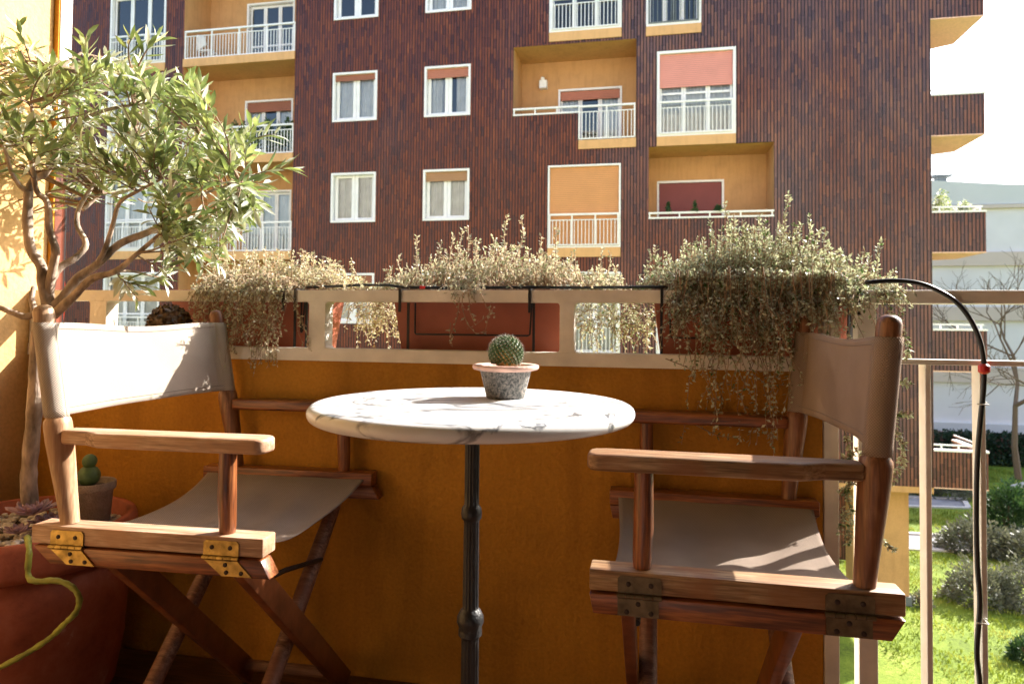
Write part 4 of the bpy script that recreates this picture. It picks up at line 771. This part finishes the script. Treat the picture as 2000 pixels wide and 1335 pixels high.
def leaf3(p, d, nrm, L, Wd):
    s = d.cross(nrm).normalized(); u = s.cross(d).normalized(); k = len(LV); bend = rng.uniform(-.12, .18)*L
    c1 = p+d*L*.35+u*bend*.5; c2 = p+d*L*.72+u*bend*.75
    LV.extend([p, c1+s*Wd*.48+u*Wd*.12, c1, c1-s*Wd*.48+u*Wd*.12, c2+s*Wd*.40+u*Wd*.10, c2, c2-s*Wd*.40+u*Wd*.10, p+d*L+u*bend*.4])
    LF.extend([(k, k+2, k+1), (k, k+3, k+2), (k+1, k+2, k+5, k+4), (k+2, k+3, k+6, k+5), (k+4, k+5, k+7), (k+5, k+6, k+7)])
def twig(a, b, nl, r0=.0022):
    c = a.lerp(b, .5)+Vector((rng.gauss(0, .02), rng.gauss(0, .02), -.01+rng.gauss(0, .015))); pts = [a.lerp(c, t).lerp(c.lerp(b, t), t) for t in [i/6 for i in range(7)]]
    twigs.tube(pts, [r0*(1-.75*i/6) for i in range(7)], 4, cap=False)
    L_ = sum((pts[i+1]-pts[i]).length for i in range(6)); n = nl
    for i in range(n):
        t = .25+.75*(i+rng.random()*.5)/n; f = t*6; j = min(5, int(f)); p = pts[j].lerp(pts[j+1], f-j); d = (pts[j+1]-pts[j]).normalized()
        ph = (i % 2)*math.pi+(i//2)*1.57+rng.uniform(-.4, .4); o1 = d.orthogonal().normalized(); o2 = d.cross(o1); s = o1*math.cos(ph)+o2*math.sin(ph)
        ld = (d*rng.uniform(.6, 1.1)+s*rng.uniform(.5, 1)+Vector((0, 0, rng.uniform(-.15, .25)))).normalized()
        nn = Vector((rng.gauss(0, .5), rng.gauss(0, .5), 1))
        leaf3(p, ld, nn, rng.uniform(.036, .056)*(1-.25*(t > .9)), rng.uniform(.0085, .0118))
cnt = 0
while cnt < 235:
    x = rng.uniform(-60, 545); y = rng.uniform(80, 505)
    if not inside(x, y): continue
    dep = D+rng.uniform(-.20, .24 if x > 300 else .40); b = onD(x, y, dep)
    near = min(limb_pts, key=lambda q: (q[0]-b).length+(.05 if q[0].z > b.z else 0)); dist = (near[0]-b).length
    if dist > .34 or dist < .03: 
        if rng.random() < .6: continue
    a = near[0]; 
    if dist > .17: a = b.lerp(a, .17/dist+.0); twigs.tube([near[0], a], [.003, .0022], 4, cap=False)
    dr = (b-a).normalized() if (b-a).length > .001 else Vector((0, 0, 1))
    b2 = a+(dr+Vector((.02, 0, .10))).normalized()*max(.07, (b-a).length)
    twig(a, b2, 11 if x < 300 else 14); cnt += 1
for i in range(75):
    x = rng.uniform(20, 330); y = rng.uniform(110, 400); dd = D+rng.uniform(.28, .58)
    b = onD(x, y, dd); a = b+Vector((rng.uniform(-.09, .02), -.10, rng.uniform(-.08, 0)))
    if i % 3 == 0: near = min(limb_pts, key=lambda q: (q[0]-a).length); twigs.tube([near[0], near[0].lerp(a, .5)+Vector((0, 0, .02)), a], [.004, .003, .002], 5, cap=False)
    twig(a, b, 13)
for (x0, y0, x1, y1, n) in [(180, 150, 168, 68, 14), (270, 130, 308, 72, 12), (60, 120, 32, 45, 9), (10, 130, 12, 80, 8), (490, 345, 570, 330, 14), (350, 200, 392, 155, 14), (460, 290, 500, 240, 14), (470, 300, 540, 262, 12), (40, 100, 75, 150, 8), (255, 130, 262, 75, 6), (300, 540, 322, 545, 12), (230, 528, 300, 560, 18), (230, 528, 270, 585, 10), (270, 500, 330, 520, 14), (380, 440, 430, 520, 16), (370, 430, 400, 530, 14), (420, 400, 470, 460, 14), (390, 440, 350, 520, 10)]:
    twig(onD(x0, y0, D), onD(x1, y1, D+rng.uniform(-.05, .05)), n)
trunk.build('trunk', M['bark'], OT, smooth=2); twigs.build('twigs', M['twig'], OT, fix=False, smooth=2)
lm = MB(); lm.v = [tuple(v) for v in LV]; lm.f = LF; lm.build('crown', M['olive'], OT, fix=False, smooth=2)

# small pot with stacked cactus, in the planter
c = onD(176, 1005, 1.56); sx, sy = c.x, c.y; sz = .372
SP = thing('clay_pot', 'rough grey clay pot set on the gravel of the big planter', 'pot', (sx, sy, sz))
mb = MB(); mb.lathe([(.037, 0), (.040, .003), (.0455, .075), (.0495, .077), (.0515, .082), (.0510, .094), (.049, .096), (.045, .094), (.043, .07), (1e-4, .066)], 40, (sx, sy, sz)); mb.build('body', M['claypot'], SP, smooth=2)
mb = MB(); mb.lathe([(.0405, .078), (.0405, .082), (1e-4, .088)], 24, (sx, sy, sz)); mb.build('soil', M['soil'], SP, smooth=2)
SC = thing('stacked_cactus', 'green cactus of two stacked balls in the rough clay pot', 'cactus', (sx, sy, sz+.085))
mb = MB(); mb.ball((sx-.006, sy, sz+.108), .024, 12, 1.0); mb.build('lower_ball', M['cactus'], SC, smooth=2)
mb = MB(); mb.ball((sx-.005, sy, sz+.141), .0155, 12, 1.05); mb.build('upper_ball', M['cactus'], SC, smooth=2)
def rosette(name, c, r, n, label, group):
    mb = MB()
    for i in range(n):
        t = i/n; a = i*2.4; el = R_(75-68*t**.8); L_ = r*(.35+.65*t); d = Vector((math.cos(a)*math.cos(el), math.sin(a)*math.cos(el), math.sin(el))); s = Vector((-math.sin(a), math.cos(a), 0)); u = s.cross(d)*-1
        p = Vector(c)+Vector((math.cos(a), math.sin(a), 0))*r*.05; w_ = L_*.5; g = [p+s*w_*.2, p-s*w_*.2, p+d*L_*.55+s*w_*.5+u*w_*.15, p+d*L_*.55, p+d*L_*.55-s*w_*.5+u*w_*.15, p+d*L_*.85+s*w_*.35+u*w_*.25, p+d*L_*.85+u*w_*.08, p+d*L_*.85-s*w_*.35+u*w_*.25, p+d*L_+u*w_*.3]
        mb.add(g, [(0, 1, 3), (0, 3, 2), (1, 4, 3), (2, 3, 6, 5), (3, 4, 7, 6), (5, 6, 8), (6, 7, 8)])
    o = mb.build(name, M['rosette'], fix=False, smooth=2); o.modifiers.new('thickness', 'SOLIDIFY').thickness = .0015
    return tag(o, label, 'succulent', group)
c = onZ(62, 1003, .415); rosette('echeveria', c, .055, 26, 'purple pink echeveria rosette on the gravel by the olive trunk', 'echeverias in the planter')
c = onZ(95, 1022, .39); rosette('echeveria', c, .042, 22, 'darker small echeveria against the planter rim behind the chair post', 'echeverias in the planter')
c = onZ(35, 1040, .385); rosette('echeveria', c, .035, 18, 'flat grey echeveria at the front of the gravel', 'echeverias in the planter')
pts = [(53, 1048, 1.30), (57, 1075, 1.27), (55, 1120, 1.265), (68, 1134, 1.25), (110, 1133, 1.24), (140, 1145, 1.235), (155, 1168, 1.23), (148, 1195, 1.235), (125, 1218, 1.24), (100, 1243, 1.245), (60, 1270, 1.25), (20, 1292, 1.25), (-25, 1315, 1.25)]
P3 = [onD(*p) for p in pts]; out = []
for i in range(len(P3)-1):
    p0, p1, p2, p3 = P3[max(i-1, 0)], P3[i], P3[i+1], P3[min(i+2, len(P3)-1)]
    for t in [j/6 for j in range(6)]: out.append(.5*((2*p1)+(p2-p0)*t+(2*p0-5*p1+4*p2-p3)*t*t+(-p0+3*p1-3*p2+p3)*t**3))
mb = MB(); mb.tube(out, [.0052*(1+.10*math.sin(i*2.1)+.08*math.sin(i*.9)) for i in range(len(out))], 10); tag(mb.build('trailing_cactus', M['euph'], smooth=2), 'yellow green cactus stem trailing down over the big planter', 'cactus')
# scaly ball on the ledge
bc = Vector((onY(323, 618, 1.50).x, 1.515, .772+.052)); mb = MB(); N = 420
for i in range(N):
    zz = 1-2*(i+.5)/N; ph = i*2.39996; rr = math.sqrt(1-zz*zz); d = Vector((rr*math.cos(ph), rr*math.sin(ph), zz)); a = d.orthogonal().normalized(); b = d.cross(a); t = rng.uniform(0, 6.28); e = a*math.cos(t)+b*math.sin(t); f = d.cross(e)
    p = bc+d*.046; mb.add([p-f*.004, p+f*.004, p+e*.009+f*.005+d*.004, p+e*.015+d*.008, p+e*.009-f*.005+d*.004], [(0, 1, 2, 3, 4)])
mb.ball(tuple(bc), .047, 14); tag(mb.build('dried_ball', M['ball'], fix=False), 'dark brown ball of dried scales resting on the ledge behind the left chair', 'ornament')

# ---------------- planters on the rail
def planter(x0, x1, label, y0=1.60, y1=1.775, z0=.765, z1=.918):
    t = thing('flower_box', label, 'planter', ((x0+x1)/2, 1.69, z0), group='terracotta boxes hung outside the rail'); mb = MB(); i = .022
    def ring(z, e): return [(x0+e, y0+e, z), (x1-e, y0+e, z), (x1-e, y1-e, z), (x0+e, y1-e, z)]
    rings = [ring(z0, i), ring(z1-.022, .006), ring(z1-.022, -.002), ring(z1, -.002), ring(z1, .008), ring(z1-.03, .012)]
    v = [p for r in rings for p in r]; f = [(0, 3, 2, 1), (20, 21, 22, 23)]+[(k*4+j, k*4+(j+1) % 4, k*4+4+(j+1) % 4, k*4+4+j) for k in range(5) for j in range(4)]
    mb.add(v, f); mb.build('box', M['terra_dk'], t, bevel=.002)
    mb = MB(); mb.add([(x0+.012, y0+.012, z1-.018), (x1-.012, y0+.012, z1-.018), (x1-.012, y1-.012, z1-.018), (x0+.012, y1-.012, z1-.018)], [(0, 1, 2, 3)]); mb.build('soil', M['soil'], t, fix=False)
    return t
def bracket(xa, xb, label, hooks=True, y=1.532):
    t = thing('rail_bracket', label, 'bracket', ((xa+xb)/2, 1.56, .9), group='black brackets holding the flower boxes')
    for x in (xa, xb):
        mb = MB()
        if hooks: mb.box(x-.003, x+.003, y-.0005, y+.0025, .862, .917); mb.box(x-.003, x+.003, y+.003, 1.59, .9155, .918)
        mb.box(x-.003, x+.003, 1.5905, 1.5935, .77, .918)
        if hooks or True: mb.build('hook', M['black'], t)
    mb = MB(); mb.tube([(xa+.018, 1.592, .905), (xa+.020, 1.586, .812), (xa+.024, 1.585, .809), (xb-.012, 1.585, .809), (xb-.008, 1.586, .812), (xb-.004, 1.592, .905)], .0022, 8); mb.build('wire_frame', M['black'], t, smooth=2)
planter(-1.27, -.835, 'terracotta flower box at the left end of the rail under the dry straw coloured shrub')
planter(-.638, -.196, 'terracotta flower box in the middle of the rail behind the ball cactus')
planter(-.003, .455, 'terracotta flower box on the right of the rail under the biggest green shrub')
bracket(-.892, -.86, 'black strap bracket on the left flower box beside the dry shrub')
bracket(-.588, -.275, 'black wire bracket on the middle flower box with two hooks over the rail')
bracket(.02, .42, 'black bracket hidden by the big shrub on the right flower box')
# irrigation hose
mb = MB(); pts = [onY(x, y, 1.605) for x, y in ((600, 561), (640, 560), (700, 557), (760, 557), (790, 561), (840, 562), (920, 562), (1040, 561), (1120, 562), (1250, 561), (1330, 560), (1400, 558))]
mb.tube([(p.x, 1.597, max(p.z, .921)) for p in pts], .0035, 8); tag(mb.build('irrigation_hose', M['black'], smooth=2), 'thin black irrigation hose lying along the top of the cream rail', 'hose')
mb = MB(); q = [(1690, 552), (1740, 548), (1790, 552), (1830, 566), (1868, 590), (1896, 625), (1914, 665), (1922, 710), (1921, 760), (1915, 820), (1909, 900), (1907, 1000), (1909, 1100), (1914, 1180), (1908, 1270), (1914, 1335), (1920, 1450)]
P3 = [onY(x, y, 1.522) for x, y in q]; out = []
for i in range(len(P3)-1):
    p0, p1, p2, p3 = P3[max(i-1, 0)], P3[i], P3[i+1], P3[min(i+2, len(P3)-1)]
    for t in (0, .2, .4, .6, .8): out.append(.5*((2*p1)+(p2-p0)*t+(2*p0-5*p1+4*p2-p3)*t*t+(-p0+3*p1-3*p2+p3)*t**3))
hz = thing('drip_hose', 'black hose arching over the rail and running down the metal upright', 'hose', (.65, 1.52, 0))
mb.tube(out, .0048, 10); mb.build('tube', M['black'], hz, smooth=2)
c = onY(1922, 720, 1.522); mb = MB(); mb.tube([(c.x, c.y, c.z-.010), (c.x, c.y, c.z-.006), (c.x, c.y, c.z+.006), (c.x, c.y, c.z+.010)], [.006, .0105, .0105, .006], 14); mb.build('red_clip', M['red'], hz, smooth=True)
for y in (788, 1213):
    c = onY(1914, y, 1.522); mb = MB(); mb.tube([(c.x-.009, 1.514, c.z), (c.x+.012, 1.514, c.z-.001), (c.x+.016, 1.55, c.z-.001)], .0014, 6); mb.ball((c.x+.016, 1.535, c.z), .003, 5); mb.build('cable_tie', M['tie'], hz, smooth=2)
for x, y, lab in ((1356, 556, 'red drip nozzle at the left of the biggest shrub'), (825, 561, 'tiny orange red drip nozzle on the hose above the middle flower box')):
    c = onY(x, y, 1.585); mb = MB(); mb.tube([(c.x-.006, c.y, c.z), (c.x+.006, c.y, c.z)], .004, 10); tag(mb.build('drip_nozzle', M['red'], smooth=True), lab, 'nozzle', 'drip nozzles on the rail')

# ---------------- shrubs
class Shrub:
    def __init__(s, label, loc, lm): s.t = thing('trailing_shrub', label, 'shrub', loc, group='straggly shrubs in the rail boxes'); s.st = MB(); s.P = []; s.D = []; s.lm = lm
    def stem(s, pts, r=.0011, dens=260, whorl=.0, start=.15, sz=1):
        k = len(pts); L = [(pts[i+1]-pts[i]).length for i in range(k-1)]; tot = sum(L)
        if tot < .002: return
        s.st.tube(pts, [r*1.35*(1-.5*i/(k-1)) for i in range(k)], 3, cap=False)
        n = max(3, int(tot*dens*.50)); 
        for i in range(n):
            t = start+(1-start)*(i+rng.random())/n
            if whorl: t = start+(1-start)*round((t-start)/(1-start)*max(1, tot*whorl))/max(1, tot*whorl)
            t = min(t, .999); f = t*tot; j = 0
            while j < k-2 and f > L[j]: f -= L[j]; j += 1
            p = pts[j].lerp(pts[j+1], min(1, f/max(L[j], 1e-6))); d = (pts[j+1]-pts[j]).normalized(); o = Vector((rng.gauss(0, 1), rng.gauss(0, 1), rng.gauss(0, 1))); o = (o-d*o.dot(d)).normalized()
            s.P.append(p+o*.0005); s.D.append(d*.7+o)
    def up(s, b, tip, side=.02, **k):
        m1 = b.lerp(tip, .35)+Vector((rng.gauss(0, side), rng.gauss(0, side*.6), 0)); m2 = b.lerp(tip, .7)+Vector((rng.gauss(0, side*.5), rng.gauss(0, side*.4), 0)); s.stem([b, m1, m2, tip], **k)
    def hang(s, b, length, dirx=0, out=-.05, curl=0, **k):
        pts = [b]; p = b.copy(); v = Vector((dirx, out, .02)); n = max(4, int(length/.018))
        for i in range(n):
            v = v*.72+Vector((rng.gauss(0, .0045)+curl*.002, rng.gauss(0, .003), -.0075)); v = v.normalized()*(length/n); p = p+v
            if p.y < 1.61 and p.y > 1.525 and p.z < .915: p.y = 1.530 if out < 0 else 1.61
            pts.append(p.copy())
        s.stem(pts, **k)
    def done(s, ln=.0098, wd=.0050):
        s.st.build('stems', M['dry_stem'], s.t, fix=False, smooth=2)
        leaf_cloud('foliage', np.array([tuple(p) for p in s.P]), np.array([tuple(d) for d in s.D]), ln, wd, s.lm, s.t)
def env(prof, x):
    for (a, za), (b, zb) in zip(prof, prof[1:]):
        if a <= x <= b: return za+(zb-za)*(x-a)/(b-a)
    return prof[0][1] if x < prof[0][0] else prof[-1][1]
def mound(sh, x0, x1, prof, n, lean=.03, dens=330, zb=.905, sp=1.0):
    for i in range(n):
        px = rng.uniform(x0, x1); Yb = rng.uniform(1.61, 1.76); t = (i+.5)/n
        e = env(prof, px)-14*math.sin(px*.09)*math.sin(px*.031+1); base = onY(px, 562, Yb); q = rng.random()**.75; tipy = 562-(562-e)*(.22+.68*q)*(1.25 if rng.random() < .10 else .9)
        tip = onY(px+rng.gauss(0, 12), tipy, Yb+rng.gauss(0, .035)); b = Vector((base.x+rng.gauss(0, lean), min(1.765, max(1.612, Yb)), zb))
        sh.up(b, tip, .014, dens=dens, start=.45, whorl=90)
        if i % 2 == 0: sh.up(b, b+(tip-b)*rng.uniform(.4, .8)+Vector((rng.gauss(0, .02), rng.gauss(0, .02), 0)), .02, dens=40, r=.0013)
def spikes(sh, x0, x1, prof, n):
    for i in range(n):
        x = rng.uniform(x0, x1); e = env(prof, x); Yb = rng.uniform(1.60, 1.76); top = e-rng.gauss(-2, 13); b = onY(x+rng.gauss(0, 10), 555, Yb)
        sh.up(b, onY(x, top, Yb), .006, dens=520, r=.0013, start=.3, whorl=110)
# left: dry, straw coloured
s1 = Shrub('dry straw coloured shrub spilling from the left flower box over the rail', (-1.0, 1.69, .9), M['dryleaf'])
prof = [(385, 555), (415, 525), (450, 505), (520, 497), (600, 500), (640, 515), (690, 535), (735, 552)]
mound(s1, 395, 735, prof, 290); spikes(s1, 410, 725, prof, 55)
for x, y in ((590, 485), (632, 500), (660, 510), (575, 490), (480, 492), (520, 488), (690, 525), (615, 495), (545, 492)): b = onY(x-5, 558, 1.66); s1.up(b, onY(x, y, 1.66), .006, dens=500)
for i in range(95):
    px = rng.uniform(405, 585); b = onY(px, rng.uniform(535, 560), 1.60); l = rng.uniform(.04, .11) if rng.random() < .6 else rng.uniform(.12, .26)*(1 if 430 < px < 580 else .6); s1.hang(b, l, rng.gauss(0, .01), -.07, dens=230, r=.0009)
for i in range(58):
    px = rng.uniform(432, 582); b = onY(px, 556, 1.6); s1.hang(b, rng.uniform(.14, .26), rng.gauss(0, .007), -.07, dens=rng.choice((120, 240, 420)), r=.0009)
for i in range(9):
    px = rng.uniform(375, 560); b = onY(px, 640, 1.5); s1.hang(Vector((b.x, 1.522, b.z)), rng.uniform(.10, .20), rng.gauss(0, .008), 0, dens=110, r=.0007)
for i in range(110):   # outside tangle seen through the opening
    px = rng.uniform(690, 790); b = onY(px, rng.uniform(560, 640), 1.70+rng.uniform(0, .1)); s1.hang(b, rng.uniform(.05, .15), rng.gauss(-.005, .012), .02, dens=260, r=.0009)
s1.done()
s2 = Shrub('pale sage coloured shrub along the middle flower box above the ball cactus', (-.4, 1.69, .9), M['sage'])
prof = [(745, 556), (770, 535), (800, 520), (840, 505), (890, 492), (960, 488), (1040, 488), (1090, 500), (1140, 515), (1200, 535), (1220, 555)]
mound(s2, 755, 1212, prof, 330); spikes(s2, 765, 1205, prof, 75)
for x, y in ((815, 461), (782, 496), (886, 458), (904, 447), (914, 442), (928, 466), (991, 418), (1018, 422), (1057, 461), (1087, 445), (1179, 482), (1190, 492), (863, 469), (755, 527), (765, 522), (968, 465), (1000, 480), (1205, 518)):
    Yb = 1.66+rng.uniform(-.03, .05); b = onY(x-rng.uniform(-4, 14), 556, Yb); s2.up(b, onY(x, y, Yb), .007, dens=620, r=.0013, start=.2)
for i in range(30):
    px = rng.uniform(885, 950); b = onY(px, rng.uniform(540, 556), 1.6); s2.hang(b, rng.uniform(.05, .10), rng.gauss(0, .01), -.07, dens=260, r=.0009)
for path_ in ([(905, 565), (902, 600), (912, 632), (930, 652), (948, 645), (955, 615), (958, 590)], [(898, 580), (893, 620), (880, 655), (884, 678)], [(915, 570), (918, 610), (928, 635), (950, 618), (965, 600)], [(880, 630), (878, 650), (888, 662)], [(940, 575), (950, 600), (968, 618)]):
    s2.stem([onY(x, y, 1.515) for x, y in path_], r=.0009, dens=230)
s2.done()
s3 = Shrub('largest bushy green shrub with long trailing shoots in the right flower box', (.2, 1.69, .9), M['greenleaf'])
prof = [(1255, 552), (1290, 505), (1330, 505), (1370, 470), (1420, 450), (1480, 445), (1540, 455), (1600, 480), (1650, 500), (1700, 530), (1740, 560)]
mound(s3, 1262, 1725, prof, 500, .035, 330); spikes(s3, 1275, 1715, prof, 105)
for i in range(150):
    px = rng.uniform(1300, 1690); e = env(prof, px); Yb = 1.56+rng.uniform(0, .06); b = onY(px, 575, 1.62); s3.up(Vector((b.x, 1.61, .905)), onY(px+rng.gauss(0, 14), rng.uniform(e+20, 565), Yb), .014, dens=330, start=.35)
for x, y in ((1541, 375), (1414, 394), (1483, 418), (1433, 420), (1385, 427), (1523, 435), (1582, 420), (1722, 466), (1750, 528), (1690, 490), (1280, 478), (1270, 489), (1565, 435), (1360, 470), (1600, 450), (1700, 500), (1300, 492), (1660, 500)):
    Yb = 1.66+rng.uniform(-.03, .05); b = onY(x+(rng.uniform(0, 20) if x < 1500 else -rng.uniform(0, 40)), 545, Yb); s3.up(b, onY(x, y, Yb), .008, dens=760, r=.0013, start=.2)
for i in range(215):
    px = rng.uniform(1300, 1640); b = onY(px, rng.uniform(545, 600), 1.59); u = rng.random(); l = rng.uniform(.04, .12) if u < .55 else rng.uniform(.10, .20)
    if 1370 < px < 1530 and u > .70: l = rng.uniform(.2, .38)
    s3.hang(b, l, rng.gauss(0, .014), -.07, dens=210, r=.0009)
for i in range(190):   # short shoots leaning over and in front of the rail
    px = rng.uniform(1310, 1640); u = rng.random()**.8; lim = 600+95*math.sin(math.pi*min(1, max(0, (px-1300)/330)))
    tip = onY(px+rng.gauss(0, 16), 560+(lim-560)*u, rng.uniform(1.52, 1.53)); b0 = onY(px, 560, 1.60); b = Vector((b0.x, 1.60, .925)); md = Vector(((b.x+tip.x)/2, 1.532, .93+rng.uniform(0, .03)))
    s3.stem([b, Vector((b.x, 1.565, .94)), md, tip], dens=300, start=.3, whorl=90)
for i in range(60):
    px = rng.uniform(1640, 1740); b = onY(px, rng.uniform(540, 590), 1.59); s3.hang(b, rng.uniform(.03, .09), rng.gauss(.01, .01), -.05, dens=280, r=.0009)
for i in range(140):
    px = rng.uniform(1122, 1300); b = onY(px, rng.uniform(560, 650), 1.70+rng.uniform(0, .1)); s3.hang(b, rng.uniform(.05, .15), rng.gauss(-.005, .012), .02, dens=260, r=.0009)
for i in range(34):  # fresher sprigs hanging in front
    px = rng.uniform(1310, 1640); y0 = rng.uniform(575, 690 if 1340 < px < 1560 else 620); y1 = y0+rng.uniform(25, 60); dx = rng.gauss(0, 22)
    s3.stem([onY(px, y0-60, 1.52), onY(px+dx*.3, y0, 1.505), onY(px+dx, y1, 1.50)], dens=620, start=.55, whorl=110)
for path_ in ([(1340, 640), (1345, 680), (1352, 715), (1350, 740)], [(1400, 650), (1430, 700), (1450, 740), (1470, 780)], [(1300, 700), (1330, 712), (1352, 722)], [(1470, 730), (1500, 752), (1540, 750)], [(1380, 760), (1400, 800), (1420, 830)], [(1440, 760), (1460, 810), (1500, 850)], [(1360, 830), (1400, 850), (1450, 856)], [(1520, 760), (1500, 800), (1510, 860)]):
    s3.stem([onY(x, y, 1.505) for x, y in path_], r=.001, dens=420, whorl=80)
for path_ in ([(1735, 600), (1760, 640), (1775, 680), (1770, 700)], [(1745, 745), (1765, 745), (1775, 750)], [(1750, 770), (1742, 800), (1748, 840), (1765, 870), (1760, 910), (1740, 945)], [(1745, 810), (1762, 808), (1780, 810)], [(1650, 840), (1662, 900), (1655, 960), (1662, 1010), (1655, 1060)], [(1640, 900), (1672, 880), (1690, 890)], [(1715, 1045), (1730, 1060), (1745, 1075)], [(1640, 965), (1660, 945), (1680, 940)], [(1640, 990), (1650, 1000), (1640, 1040)]):
    s3.stem([onY(x, y, 1.50) for x, y in path_], r=.0012, dens=2600, whorl=110, start=.05)
s3.done()
